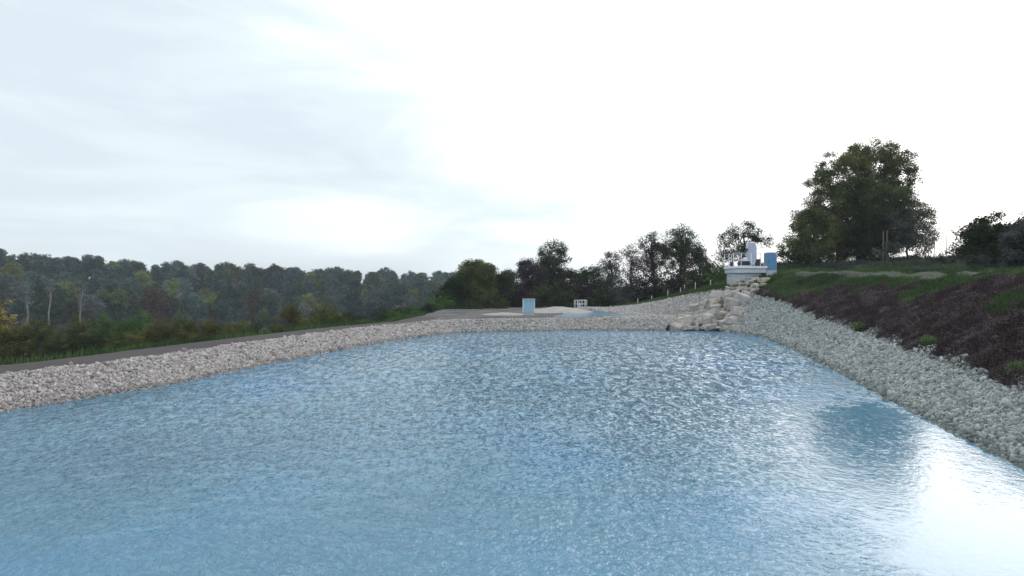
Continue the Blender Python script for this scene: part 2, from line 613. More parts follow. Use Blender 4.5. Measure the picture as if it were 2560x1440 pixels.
# ------------------------------------------------------------------ water
def water_mat(name, near=True):
    m, t, b = new_mat(name)
    geo = t.nodes.new('ShaderNodeNewGeometry')
    pos = geo.outputs['Position']
    sp = t.nodes.new('ShaderNodeSeparateXYZ')
    t.links.new(pos, sp.inputs[0])
    # waves grow longer with the open water they have crossed
    w1 = noise_n(t, mapping(t, pos, (1, .62, 1), (0, 0, R(-12))), 3.0, 4, .62, .5)
    w2 = noise_n(t, mapping(t, pos, (1, .9, 1), (0, 0, R(25))), 8.5, 3, .6, .4)
    fetch = math_n(t, 'DIVIDE', math_n(t, 'SUBTRACT', sp.outputs[1], 7), 16, True)
    h = math_n(t, 'ADD', math_n(t, 'MULTIPLY', w1, math_n(t, 'ADD', math_n(t, 'MULTIPLY', fetch, 1.0), .25)), math_n(t, 'MULTIPLY', w2, .30))
    bp = t.nodes.new('ShaderNodeBump')
    bp.inputs['Distance'].default_value = 1.0
    # wind patches: calmer close to the near right bank and in long lanes
    cal = noise_n(t, mapping(t, pos, (1, .6, 1), (0, 0, R(20))), .11, 2, .5)
    yy = math_n(t, 'SUBTRACT', sp.outputs[1], 12.5)
    uu = math_n(t, 'MULTIPLY', math_n(t, 'SUBTRACT', math_n(t, 'SUBTRACT', sp.outputs[0], 7.1), math_n(t, 'MULTIPLY', yy, .324)), .95)
    vv = math_n(t, 'MULTIPLY', yy, .29)
    ds = math_n(t, 'SQRT', math_n(t, 'ADD', math_n(t, 'MULTIPLY', uu, uu), math_n(t, 'MULTIPLY', vv, vv)))
    ds = math_n(t, 'ADD', ds, math_n(t, 'MULTIPLY', math_n(t, 'SUBTRACT', noise_n(t, mapping(t, pos, (1, 1.6, 1)), .9, 3, .6), .5), 1.3))
    edge = math_n(t, 'DIVIDE', math_n(t, 'SUBTRACT', ds, 1.6), 2.6, True)
    # small gust cells: ruffled and glassy spots side by side
    cA = noise_n(t, mapping(t, pos, (1, .50, 1), (0, 0, R(-8))), 15, 3, .6, .5)
    cB = noise_n(t, mapping(t, pos, (1, .30, 1), (0, 0, R(-4))), 4.2, 4, .65, .6)
    cm = mix_n(t, math_n(t, 'DIVIDE', math_n(t, 'SUBTRACT', sp.outputs[1], 10), 20, True), cA, cB)
    cn = noise_n(t, mapping(t, pos, (1, .4, 1), (0, 0, R(-6))), 8.0, 3, .6, .5)
    cm = mix_n(t, .38, cm, cn)
    mid = math_n(t, 'DIVIDE', math_n(t, 'SUBTRACT', sp.outputs[1], 7.5), 9, True)
    cell = math_n(t, 'MULTIPLY', math_n(t, 'SUBTRACT', cm, .46), 9.0, True)
    cell = math_n(t, 'ADD', math_n(t, 'MULTIPLY', cell, mid), math_n(t, 'MULTIPLY', math_n(t, 'SUBTRACT', 1.0, mid), .22))
    cal = math_n(t, 'MULTIPLY', math_n(t, 'ADD', cal, .25), math_n(t, 'ADD', math_n(t, 'MULTIPLY', cell, 1.25), .1))
    st = math_n(t, 'MULTIPLY', math_n(t, 'ADD', math_n(t, 'MULTIPLY', cal, 1.45), .02, True), math_n(t, 'ADD', math_n(t, 'MULTIPLY', edge, .94), .06))
    t.links.new(st, bp.inputs['Strength'])
    t.links.new(h, bp.inputs['Height'])
    t.links.new(bp.outputs[0], b.inputs['Normal'])
    body = noise_n(t, mapping(t, pos, (1, .7, 1)), .16, 3, .5)
    t.links.new(ramp_n(t, body, [(.3, (.085, .215, .32)), (.5, (.105, .265, .38)), (.7, (.09, .28, .49))]), b.inputs['Base Color'])
    b.inputs['Roughness'].default_value = .11
    b.inputs['IOR'].default_value = 1.33
    b.inputs['Specular IOR Level'].default_value = .5
    return m


wm = water_mat('rippled_blue_water')


def sheet(name, poly, z, mat, grow=0.0):
    mb = MB()
    cx_ = sum(p[0] for p in poly) / len(poly)
    cy_ = sum(p[1] for p in poly) / len(poly)
    vs = []
    for x, y in poly:
        v = Vector((x - cx_, y - cy_))
        v = v * (1 + grow / v.length)
        vs.append((cx_ + v.x, cy_ + v.y, z))
    mb.add(vs, [tuple(range(len(vs)))])
    return mb.build(name, mat)


def waves(X, Y):
    rw = np.random.default_rng(21)
    Z = np.zeros(X.shape)
    grow = .30 + .70 * sstep(7, 20, Y)
    lee = .06 + .94 * sstep(1.3, 4.6, np.hypot((X - 7.1 - .324 * (Y - 12.5)) * .95, (Y - 12.5) * .29))
    lee = lee * (.35 + .65 * sstep(.2, 2.2, -poly_dist(X, Y, SHORE)))
    gust = .75 + .35 * wob(X, Y, .21, 3)
    for k in range(64):
        lam = rw.uniform(.28, .95)
        th = rw.normal(0, .75)
        kx, ky = math.sin(th) * 2 * math.pi / lam, math.cos(th) * 2 * math.pi / lam
        ph = rw.uniform(0, 6.28) + .9 * wob(X, Y, .45, k)
        amp = WAVE * lam ** 1.15
        g_ = grow if lam > .5 else np.sqrt(grow)
        p = kx * X + ky * Y + ph
        Z += amp * g_ * (np.sin(p) + .25 * np.sin(2 * p + 1.5))
    return Z * lee * gust


WAVE = .0021
wx, wy = np.arange(-17.5, 16.6, .06), np.arange(1.0, 51.8, .06)
WX, WY = np.meshgrid(wx, wy)
WZ = waves(WX, WY)
ii = np.arange(WX.size).reshape(WX.shape)
wq = np.stack([ii[:-1, :-1], ii[:-1, 1:], ii[1:, 1:], ii[1:, :-1]], -1)
wk = poly_dist(WX[:-1, :-1], WY[:-1, :-1], SHORE) < .5
wq = wq[wk]
un, inv = np.unique(wq, return_inverse=True)
w = mesh_np('water', np.stack([WX, WY, WZ], -1).reshape(-1, 3)[un], inv.reshape(-1, 4), wm, smooth=True)
tag(w, 'large rippled blue pond filling the foreground', 'water', kind='structure')
w2 = sheet('pool_water', POOL, POOLZ, wm, .15)
tag(w2, 'small pale upper pool beyond the far gravel bank', 'water', kind='structure')


# ------------------------------------------------------------------ strips lying on the ground
def strip(name, inner, outer, mat, lift=.03, nv=6, seg=.5, label='', cat='path'):
    """sheet between two plan polylines with the same number of points, draped over the ground"""
    a, b = np.array(inner, float), np.array(outer, float)
    L = np.concatenate([[0], np.cumsum(np.hypot(*np.diff(a, axis=0).T))])
    n = int(L[-1] / seg)
    s = np.linspace(0, L[-1], n)
    A = np.stack([np.interp(s, L, a[:, k]) for k in (0, 1)], -1)
    B = np.stack([np.interp(s, L, b[:, k]) for k in (0, 1)], -1)
    A = A + (.08 * np.sin(s * 1.9) + .05 * np.sin(s * 4.3))[:, None] * (B - A) / np.linalg.norm(B - A, axis=1)[:, None]
    v = np.linspace(0, 1, nv)
    P = A[:, None, :] * (1 - v[None, :, None]) + B[:, None, :] * v[None, :, None]
    Z = height(P[..., 0], P[..., 1]) + lift
    Z[:, 0] -= lift * 1.5
    Z[:, -1] -= lift * 1.5
    V = np.concatenate([P, Z[..., None]], -1).reshape(-1, 3)
    ii = np.arange(n * nv).reshape(n, nv)
    q = np.stack([ii[:-1, :-1], ii[:-1, 1:], ii[1:, 1:], ii[1:, :-1]], -1).reshape(-1, 4)
    o = mesh_np(name, V, q, mat, smooth=True)
    tag(o, label, cat, kind='structure')
    return o


ys = np.array([0, 8, 14, 18, 22, 26, 30, 35, 40, 44, 48, 52, 56])
fl = np.interp(ys, FL_Y, FL_X)
strip('path', [(x - 1.75, y) for x, y in zip(fl, ys)], [(x - 3.9, y) for x, y in zip(fl, ys)], M['membrane'], .04, 8,
      label='smooth dark grey track running along the crest of the bank')
ys = np.array([33, 37, 41, 45, 49, 53, 57])
fr = np.interp(ys, FR_Y, FR_X) + np.interp(ys, GT_Y, T_O)
M['track'] = solid('worn_gravel_track', (.085, .095, .08), .95, .3, .8, bump=.3, bscale=6)
strip('footpath', [(x - .5, y) for x, y in zip(fr, ys)], [(x + 1.3, y) for x, y in zip(fr, ys)], M['track'], .07, 6,
      label='worn grey footpath along the top of the grassy bank')

# ------------------------------------------------------------------ stones as stuff
ICO_V = None


def ico():
    p = (1 + 5 ** .5) / 2
    v = np.array([(-1, p, 0), (1, p, 0), (-1, -p, 0), (1, -p, 0), (0, -1, p), (0, 1, p), (0, -1, -p), (0, 1, -p), (p, 0, -1), (p, 0, 1), (-p, 0, -1), (-p, 0, 1)], float)
    v /= np.linalg.norm(v[0])
    f = np.array([(0, 11, 5), (0, 5, 1), (0, 1, 7), (0, 7, 10), (0, 10, 11), (1, 5, 9), (5, 11, 4), (11, 10, 2), (10, 7, 6), (7, 1, 8),
                  (3, 9, 4), (3, 4, 2), (3, 2, 6), (3, 6, 8), (3, 8, 9), (4, 9, 5), (2, 4, 11), (6, 2, 10), (8, 6, 7), (9, 8, 1)])
    return v, f


IV, IF = ico()


def rand_rot(n):
    q = rng.normal(size=(n, 4))
    q /= np.linalg.norm(q, axis=1)[:, None]
    w_, x, y, z = q.T
    return np.stack([1 - 2 * (y * y + z * z), 2 * (x * y - z * w_), 2 * (x * z + y * w_),
                     2 * (x * y + z * w_), 1 - 2 * (x * x + z * z), 2 * (y * z - x * w_),
                     2 * (x * z - y * w_), 2 * (y * z + x * w_), 1 - 2 * (x * x + y * y)], -1).reshape(n, 3, 3)


def in_cascade(X, Y):
    ax, ay, bx_, by_ = 12.6, 50.2, 17.6, 55.4
    t_ = np.clip(((X - ax) * (bx_ - ax) + (Y - ay) * (by_ - ay)) / ((bx_ - ax) ** 2 + (by_ - ay) ** 2), 0, 1)
    return np.hypot(X - ax - t_ * (bx_ - ax), Y - ay - t_ * (by_ - ay)) < 1.9 - .6 * t_


def stones(name, X, Y, size, mat, label, sink=.3):
    kc = ~in_cascade(X, Y)
    X, Y, size = X[kc], Y[kc], size[kc]
    n = len(X)
    Z = height(X, Y)
    V = IV[None] * (1 + rng.uniform(-.28, .28, (n, 12, 1)))
    V = V * (size[:, None, None] * rng.uniform(.45, 1.2, (n, 1, 3)))
    V = np.einsum('nij,nkj->nki', rand_rot(n), V)
    V += np.stack([X, Y, Z + size * (rng.uniform(-sink, .9, n))], -1)[:, None, :]
    Fs = (IF[None] + (np.arange(n) * 12)[:, None, None]).reshape(-1, 3)
    wet = np.clip(1 - (Z - .01) / .09, 0, 1) * .38          # damp stones at the waterline
    tone = np.repeat(np.clip(rng.normal(.5, .30, n) - wet, 0, 1), 20)
    o = mesh_np(name, V.reshape(-1, 3), Fs, mat, tone=tone)
    tag(o, label, 'gravel', kind='stuff')
    return o


def sample(n, x0, x1, y0, y1):
    return rng.uniform(x0, x1, n), rng.uniform(y0, y1, n)


# left bank
X, Y = sample(950000, -18, -2, 8, 52)
d = poly_dist(X, Y, SHORE)
q = left_q(X, Y)
k = (q > -.6) & (d > -.45) & (d < 1.5 + .12 * wob(X, Y, 2.3, 5)) & (q < 1.75) & (Y < 49.5 + .0 * X)
keep = rng.uniform(0, 1, len(X)) < np.interp(Y, [8, 20, 50], [1, .8, .5])
k &= keep
X, Y = X[k], Y[k]
sz = rng.lognormal(math.log(.031), .32, len(X)) * np.interp(Y, [10, 50], [1.0, 1.45])
stones('gravel', X, Y, sz, M['gravel_left'], 'pale pinkish crushed stone lining the long left bank')
print('left stones', len(X))
# far bank, and around the upper pool
X, Y = sample(560000, -7, 17, 48, 84)
d = poly_dist(X, Y, SHORE)
o = right_o(X, Y)
dpo = poly_dist(X, Y, POOL)
gO = np.interp(Y, GT_Y, G_O)
k = (d > -.4) & (((d < 2.0) & (Y >= 47) & ((Y > 49.4) | (left_q(X, Y) < -.3))) | ((dpo < 1.5) & (dpo > -.5) & (X > 7)) | ((o > -1.2) & (o < gO + .6) & (Y > 54)) | ((d < 2.4) & (X > 6) & (dpo > 0)))
k &= (left_q(X, Y) < 2.0) & (o < 3.9)
k &= rng.uniform(0, 1, len(X)) < np.interp(Y, [50, 84], [.9, .5])
X, Y = X[k], Y[k]
stones('gravel', X, Y, rng.lognormal(math.log(.045), .30, len(X)), M['gravel_far'], 'grey crushed stone on the far bank and round the upper pool')
print('far stones', len(X))
# right bank
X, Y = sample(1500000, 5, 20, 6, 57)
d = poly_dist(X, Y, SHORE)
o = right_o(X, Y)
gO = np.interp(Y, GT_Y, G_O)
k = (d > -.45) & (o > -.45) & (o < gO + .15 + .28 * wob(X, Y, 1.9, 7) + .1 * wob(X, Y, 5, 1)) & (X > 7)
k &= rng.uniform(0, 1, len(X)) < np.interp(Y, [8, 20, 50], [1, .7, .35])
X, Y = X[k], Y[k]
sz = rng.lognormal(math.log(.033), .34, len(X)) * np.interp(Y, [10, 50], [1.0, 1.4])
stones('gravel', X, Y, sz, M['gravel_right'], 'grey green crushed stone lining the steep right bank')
print('right stones', len(X))


# ------------------------------------------------------------------ grass and weeds as stuff
def blades(name, X, Y, h, wid, mat, label, cat='grass', lean=.35, spread=.05, per=4, base=0.0):
    n = len(X)
    X = np.repeat(X, per) + rng.normal(0, spread, n * per)
    Y = np.repeat(Y, per) + rng.normal(0, spread, n * per)
    h = np.repeat(h, per) * rng.uniform(.5, 1.15, n * per)
    Z = height(X, Y) - .02 + base
    a = rng.uniform(0, 2 * math.pi, len(X))
    la = rng.uniform(0, 2 * math.pi, len(X))
    ln = np.abs(rng.normal(0, lean, len(X))) * h
    wd = wid * rng.uniform(.6, 1.4, len(X))
    dx, dy = np.cos(a) * wd / 2, np.sin(a) * wd / 2
    tx, ty = np.cos(la) * ln, np.sin(la) * ln
    p0 = np.stack([X - dx, Y - dy, Z], -1)
    p1 = np.stack([X + dx, Y + dy, Z], -1)
    p2 = np.stack([X + dx * .7 + tx * .4, Y + dy * .7 + ty * .4, Z + h * .6], -1)
    p3 = np.stack([X - dx * .7 + tx * .4, Y - dy * .7 + ty * .4, Z + h * .6], -1)
    p4 = np.stack([X + tx, Y + ty, Z + h], -1)
    V = np.stack([p0, p1, p2, p3, p4], 1).reshape(-1, 3)
    b = (np.arange(len(X)) * 5)[:, None]
    q = b + np.array([[0, 1, 2, 3]])
    t = b + np.array([[3, 2, 4]])
    tn = np.clip(np.repeat(rng.normal(.5, .22, n), per) + rng.normal(0, .12, n * per), 0, 1)
    o = mesh_np(name, V, [q, t], mat, tone=np.concatenate([tn, tn]))
    tag(o, label, cat, kind='stuff')
    return o


def vnoise(X, Y, scale, seed):
    r_ = np.random.default_rng(seed).uniform(-1, 1, (64, 64))
    x, y = X * scale + 100.3, Y * scale + 100.7
    i, j = np.floor(x).astype(int), np.floor(y).astype(int)
    u, v = x - i, y - j
    u, v = u * u * (3 - 2 * u), v * v * (3 - 2 * v)
    g_ = lambda a, b: r_[a % 64, b % 64]
    return (g_(i, j) * (1 - u) + g_(i + 1, j) * u) * (1 - v) + (g_(i, j + 1) * (1 - u) + g_(i + 1, j + 1) * u) * v


def fbm(X, Y, scale, seed):
    return vnoise(X, Y, scale, seed) + .5 * vnoise(X, Y, scale * 2.1, seed + 1) + .25 * vnoise(X, Y, scale * 4.3, seed + 2)


def litter(name, X, Y, h, size, mat, label, cat, per=5, spread=.06):
    n = len(X) * per
    x = np.repeat(X, per) + rng.normal(0, spread, n)
    y = np.repeat(Y, per) + rng.normal(0, spread, n)
    z = height(x, y) + np.repeat(h, per) * rng.uniform(0, 1, n)
    a = rng.normal(size=(n, 3))
    a[:, 2] *= .6
    a /= np.linalg.norm(a, axis=1)[:, None]
    b = np.cross(a, rng.normal(size=(n, 3)))
    b /= np.linalg.norm(b, axis=1)[:, None]
    p = np.stack([x, y, z], -1)
    s_ = (size * rng.uniform(.5, 1.6, n))[:, None]
    V = np.stack([p - a * s_, p - b * s_ * .45, p + a * s_, p + b * s_ * .45], 1).reshape(-1, 3)
    tn = np.clip(np.repeat(rng.normal(.42, .14, len(X)), per) + rng.normal(0, .10, n), 0, 1)
    o = mesh_np(name, V, np.arange(n * 4).reshape(-1, 4), mat, tone=tn)
    tag(o, label, cat, kind='stuff')
    return o


def patchy(X, Y, s, seed, thr):
    return wob(X, Y, s, seed) + .5 * wob(X, Y, s * 2.3, seed + 4) > thr


X, Y = sample(330000, 8, 34, 7, 60)
o = right_o(X, Y)
gO = np.interp(Y, GT_Y, G_O)
tO = np.interp(Y, GT_Y, T_O)
near = rng.uniform(0, 1, len(X)) < np.interp(Y, [8, 20, 58], [1, .9, .45])
slope = (o > gO + .0) & (o < tO - .55 + .3 * wob(X, Y, 1.1, 4)) & near
zz = (o - gO) / (tO - gO)
greenish = (fbm(X, Y, .28, 31) + .35 * vnoise(X, Y, 2.2, 8) + 1.5 * (zz - .80) + np.interp(Y, [40, 52], [0, 1.6])) > .30
k = slope & ~greenish
X1, Y1 = X[k], Y[k]
hh = .10 + .22 * np.clip(fbm(X1, Y1, .9, 5) + .3, 0, 1.2) + rng.exponential(.03, len(X1))
litter('dry_weeds', X1, Y1, hh, .028, M['weeds'], 'low purplish brown dead weeds covering the right bank slope', 'weeds', 6, .08)
kk = rng.uniform(0, 1, len(X1)) < .10
blades('dead_stalks', X1[kk], Y1[kk], hh[kk] * 1.3 + .05, .012, M['weeds'], 'thin dead stalks sticking out of the brown weeds', 'weeds', .45, .06, 3)
print('weeds', len(X1))
k = slope & greenish
X1, Y1 = X[k], Y[k]
blades('grass', X1, Y1, rng.uniform(.10, .24, len(X1)), .022, M['grass'], 'green grass patches along the upper right bank slope', 'grass', .5, .08, 4)
# the plateau
top = (o >= tO - .6) & near & ~((o > tO - .45) & (o < tO + 1.3) & (Y > 32) & (rng.uniform(0, 1, len(X)) < .75))
k = top & (rng.uniform(0, 1, len(X)) < .8)
X1, Y1 = X[k], Y[k]
hh = rng.uniform(.08, .2, len(X1)) + .22 * (wob(X1, Y1, .5, 9) > .1) * sstep(1.5, 4, o[k] - tO[k])
blades('meadow_grass', X1, Y1, hh, .03, M['grass'], 'short green meadow grass on top of the right bank', 'grass', .5, .1, 4)
X, Y = sample(60000, 18, 54, 14, 84)
o = right_o(X, Y)
tO = np.interp(Y, GT_Y, T_O)
mound = 1.4 * fbm(X, Y, .35, 12)
k = (o > tO + 2.0) & (mound + .3 * sstep(2, 8, o - tO) > .0)
X1, Y1, m1 = X[k], Y[k], mound[k]
blades('tall_weeds', X1, Y1, .12 + .42 * np.clip(m1, 0, 1.1) + rng.exponential(.05, len(X1)), .05, M['tall'], 'clumps of tall grey green weeds on the plateau', 'weeds', .8, .16, 6)
k = (o > tO + 1.3)
X1, Y1 = X[k], Y[k]
blades('meadow_grass', X1, Y1, rng.uniform(.08, .34, len(X1)), .05, M['grass'], 'rough green meadow growing between path and big tree', 'grass', .9, .2, 5)
X, Y = sample(30000, 10, 26, 54, 84)
o = right_o(X, Y)
gO = np.interp(Y, GT_Y, G_O)
k = (o > gO + .3)
blades('rough_grass', X[k], Y[k], rng.uniform(.12, .4, k.sum()), .05, M['grass'], 'rough dark grass on the slope under the fence posts', 'grass', .4, .12, 4)
X, Y = sample(46000, -26, -6, 8, 62)
q = left_q(X, Y)
k = (q > 3.85) & (q < 9)
blades('verge_grass', X[k], Y[k], rng.uniform(.1, .38, k.sum()), .035, M['grass'], 'dark verge grass beyond the grey track', 'grass', .4, .1, 4)


# ------------------------------------------------------------------ trees
def leaf_cloud(centers, radii, per, leaf, flat=.75):
    """leaf-sized quads round cluster centres"""
    n = len(centers) * per
    c = np.repeat(centers, per, axis=0)
    r = np.repeat(radii, per)
    d = rng.normal(size=(n, 3))
    d /= np.linalg.norm(d, axis=1)[:, None]
    d *= (rng.uniform(0, 1, n) ** .45)[:, None] * r[:, None]
    d[:, 2] *= flat
    p = c + d
    a = rng.normal(size=(n, 3))
    a /= np.linalg.norm(a, axis=1)[:, None]
    b = np.cross(a, rng.normal(size=(n, 3)))
    b /= np.linalg.norm(b, axis=1)[:, None]
    s = (leaf * rng.uniform(.6, 1.4, n))[:, None]
    V = np.stack([p - a * s, p - b * s * .5, p + a * s, p + b * s * .5], 1).reshape(-1, 3)
    Fq = np.arange(n * 4).reshape(-1, 4)
    tone = np.clip(np.repeat(rng.normal(.45, .32, len(centers)), per) + rng.normal(0, .15, n), 0, 1)
    return V, Fq, tone


def clusters(blobs, dens, cr):
    """blobs: (cx,cy,cz,rx,ry,rz) ellipsoids; cluster centres biased to their shells"""
    C = []
    for (x, y, z, rx, ry, rz) in blobs:
        n = max(6, int(dens * (rx * ry * rz) ** (2 / 3.)))
        d = rng.normal(size=(n, 3))
        d /= np.linalg.norm(d, axis=1)[:, None]
        rr = rng.uniform(.25, 1, n) ** .5
        wv = 1 + .13 * np.sin(d[:, 0] * 5 + x) + .13 * np.sin(d[:, 2] * 6 + z)
        C.append(np.stack([x + d[:, 0] * rx * rr * wv, y + d[:, 1] * ry * rr * wv, z + d[:, 2] * rz * rr * wv], -1))
    C = np.concatenate(C)
    return C, cr * rng.uniform(.6, 1.35, len(C))


def limb_mesh(mb, base, C, n, r0, trunk_top, bend=.3, forks=1):
    trunk_top = Vector(trunk_top)
    base = Vector(base)
    pts = [base + (trunk_top - base) * t + Vector((random.gauss(0, .12), random.gauss(0, .12), 0)) * (t > 0) for t in (0, .35, .7, 1)]
    mb.tube(pts, [r0 * 1.25, r0 * .9, r0 * .75, r0 * .5], 7)
    ids = rng.choice(len(C), min(n, len(C)), replace=False)
    for i in ids:
        e = Vector(C[i])
        t = random.uniform(.3, 1)
        s = base + (trunk_top - base) * t
        mid = s.lerp(e, .5) + Vector((random.gauss(0, bend), random.gauss(0, bend), random.uniform(0, bend * 1.4)))
        q1 = s.lerp(mid, .5) + Vector((random.gauss(0, bend * .4), random.gauss(0, bend * .4), 0))
        r = r0 * random.uniform(.22, .42)
        mb.tube([s, q1, mid, e], [r, r * .75, r * .5, r * .15], 5)


def tree(name, base, blobs, mat, label, cat='tree', group=None, dens=9, cr=.7, per=40, leaf=.14, limbs=16, r0=.18, trunk_top=None,
         bark=None, trunk_name='trunk', base2=None):
    """base in world; blobs in metres relative to the base"""
    root = empty(name, base)
    tag(root, label, cat, group)
    C, cr_ = clusters(blobs, dens, cr)
    V, Fq, tone = leaf_cloud(C, cr_, per, leaf)
    mesh_np('crown', V, Fq, mat, root, tone)
    mb = MB()
    if trunk_top is None:
        trunk_top = (blobs[0][0], blobs[0][1], blobs[0][2])
    limb_mesh(mb, (0, 0, -.3), C, limbs, r0, trunk_top)
    if base2:
        for b2 in base2:
            limb_mesh(mb, (b2[0], b2[1], -.3), C, max(3, limbs // 2), r0 * .7, (b2[0] * 1.4, b2[1], trunk_top[2] * .8))
    mb.build(trunk_name, bark or M['bark'], root, smooth=True)
    return root


def ptree(name, Yd, px, base_py, pblobs, mat, label, **kw):
    """tree at distance Yd whose crown lobes (px, py, rx, ry in photo pixels) are turned into metres"""
    s = Yd / F
    bx = (px - 1280) * s
    bz = hz1(bx, Yd) if base_py is None else CAMZ + (720 - base_py) * s
    bl = []
    for j, (cx_, cy_, rx, ry) in enumerate(pblobs):
        dy = kw.get('dy', [0] * len(pblobs))[j] if 'dy' in kw else random.uniform(-.35, .35) * rx * s
        bl.append(((cx_ - px) * s, dy, CAMZ + (720 - cy_) * s - bz, rx * s, min(rx, ry * 1.3) * s * .95, ry * s))
    kw.pop('dy', None)
    return tree(name, (bx, Yd, bz), bl, mat, label, **kw)


TL = 'trees in the line beyond the upper pool'
# broad rounded trees at the left end of the line
ptree('broadleaf_tree', 84, 1135, None, [(1138, 742, 42, 42), (1150, 712, 30, 26)], GREEN_D, 'dark green rounded tree at the left end of the treeline', cat='tree', group=TL, dens=28, per=136, leaf=0.090)
ptree('broadleaf_tree', 86, 1195, None, [(1190, 710, 52, 50), (1180, 675, 26, 24), (1215, 680, 26, 22), (1200, 755, 55, 34)], GREEN_O, 'broad domed olive tree left of the pale blue cabinet', cat='tree', group=TL, dens=28, per=136, leaf=0.090)
ptree('broadleaf_tree', 90, 1255, None, [(1255, 735, 40, 45), (1265, 698, 26, 20)], GREEN_D, 'low dark green tree just behind the pale blue cabinet', cat='tree', group=TL, dens=28, per=136, leaf=0.090)
ptree('broadleaf_tree', 92, 1318, None, [(1318, 668, 24, 22), (1330, 700, 42, 34), (1300, 740, 36, 36)], PLUM_L, 'plum brown tree against the tall rounded tree', cat='tree', group=TL, dens=21, per=111, leaf=0.090)
ptree('broadleaf_tree', 95, 1380, None, [(1385, 640, 42, 34), (1380, 680, 40, 28), (1375, 725, 42, 40), (1350, 665, 20, 18)], GREEN_D, 'tall tree with a rounded open top left of the white railing', cat='tree', group=TL, dens=19, per=100, leaf=0.090, limbs=26)
ptree('broadleaf_tree', 98, 1425, None, [(1425, 705, 34, 34), (1415, 745, 40, 30)], PLUM_L, 'low dark tree directly behind the small white railing', cat='tree', group=TL, dens=25, per=118, leaf=0.090)
ptree('broadleaf_tree', 96, 1475, None, [(1475, 712, 42, 42), (1490, 748, 46, 30)], GREEN_D, 'bushy dark green tree right of the white railing', cat='tree', group=TL, dens=25, per=118, leaf=0.090)
ptree('broadleaf_tree', 92, 1525, None, [(1525, 650, 20, 26), (1525, 690, 34, 32), (1530, 735, 38, 36)], GREY_L, 'loose grey green tree with a pointed top', cat='tree', group=TL, dens=16, per=79, leaf=0.086, limbs=22)
ptree('broadleaf_tree', 97, 1580, None, [(1578, 640, 30, 28), (1585, 675, 28, 22)], PLUM_L, 'thin tree with sparse twiggy crown and sky between its leaves', cat='tree', group=TL, dens=15, per=46, leaf=0.086, limbs=34, r0=.14)
ptree('broadleaf_tree', 94, 1640, None, [(1630, 610, 32, 30), (1650, 640, 38, 32), (1615, 655, 30, 24)], PLUM_L, 'tall brownish open tree left of the tallest rounded crown', cat='tree', group=TL, dens=15, per=72, leaf=0.090, limbs=40, r0=.16)
ptree('broadleaf_tree', 92, 1705, None, [(1705, 598, 40, 34), (1725, 630, 38, 32), (1685, 640, 36, 34), (1745, 655, 26, 20)], GREEN_D, 'tallest tree of the line with a dense rounded crown', cat='tree', group=TL, dens=19, per=86, leaf=0.090, limbs=40, r0=.22)
ptree('broadleaf_tree', 99, 1760, None, [(1765, 668, 28, 16), (1750, 690, 40, 22)], PLUM_L, 'low spreading brown tree right of the tallest crown', cat='tree', group=TL, dens=19, per=90, leaf=0.090)
ptree('broadleaf_tree', 84, 1858, None, [(1858, 575, 34, 20), (1825, 600, 26, 20), (1893, 592, 24, 16), (1815, 638, 30, 18), (1850, 632, 34, 22), (1912, 602, 16, 12)], GREEN_D,
      'open crowned tree standing behind the concrete platform', cat='tree', dens=18, per=57, leaf=0.094, limbs=34, r0=.15, trunk_top=(0, 0, 4.4))

# shrubs beneath the line
US = 'shrubs under the treeline'
for i, (px, py, rx, ry, yd, mt, lb) in enumerate([
        (1105, 762, 34, 22, 78, GREEN_B, 'mid green shrub at the far left foot of the treeline'),
        (1165, 768, 46, 20, 78, GREEN_D, 'dark low shrub below the broad domed olive tree'),
        (1230, 765, 46, 24, 80, GREEN_D, 'dark low shrub between the domed tree and the cabinet'),
        (1290, 752, 44, 36, 86, PLUM_L, 'dark shrub immediately left of the pale blue cabinet'),
        (1350, 750, 44, 34, 88, GREEN_D, 'dark shrub immediately right of the pale blue cabinet'),
        (1405, 748, 40, 32, 90, GREEN_D, 'dark shrub left behind the white railing'),
        (1455, 742, 40, 36, 91, PLUM_L, 'dark brown shrub above the white railing'),
        (1510, 745, 44, 34, 90, GREEN_D, 'dark green shrub right of the white railing'),
        (1565, 735, 44, 40, 88, GREY_L, 'grey green shrub left of the first fence post'),
        (1615, 722, 44, 44, 88, PLUM_L, 'brown twiggy shrub behind the first two fence posts'),
        (1665, 715, 44, 44, 87, GREEN_D, 'dark green shrub behind the third fence post'),
        (1715, 705, 44, 44, 84, PLUM_L, 'brown shrub behind the fourth fence post'),
        (1765, 700, 42, 40, 80, GREEN_D, 'dark green shrub behind the last fence posts'),
        (1812, 690, 34, 34, 76, GREEN_B, 'greener shrub left of the concrete platform'),
        (1880, 680, 60, 26, 80, GREEN_D, 'dark shrub hidden behind the concrete platform')]):
    ptree('shrub', yd, px, None, [(px, py, rx, ry), (px + random.uniform(-12, 12), py + 14, rx * .9, ry * .8)], mt, lb, cat='shrub', group=US,
          dens=13, per=50, leaf=.12, limbs=10, r0=.07, trunk_name='stem')

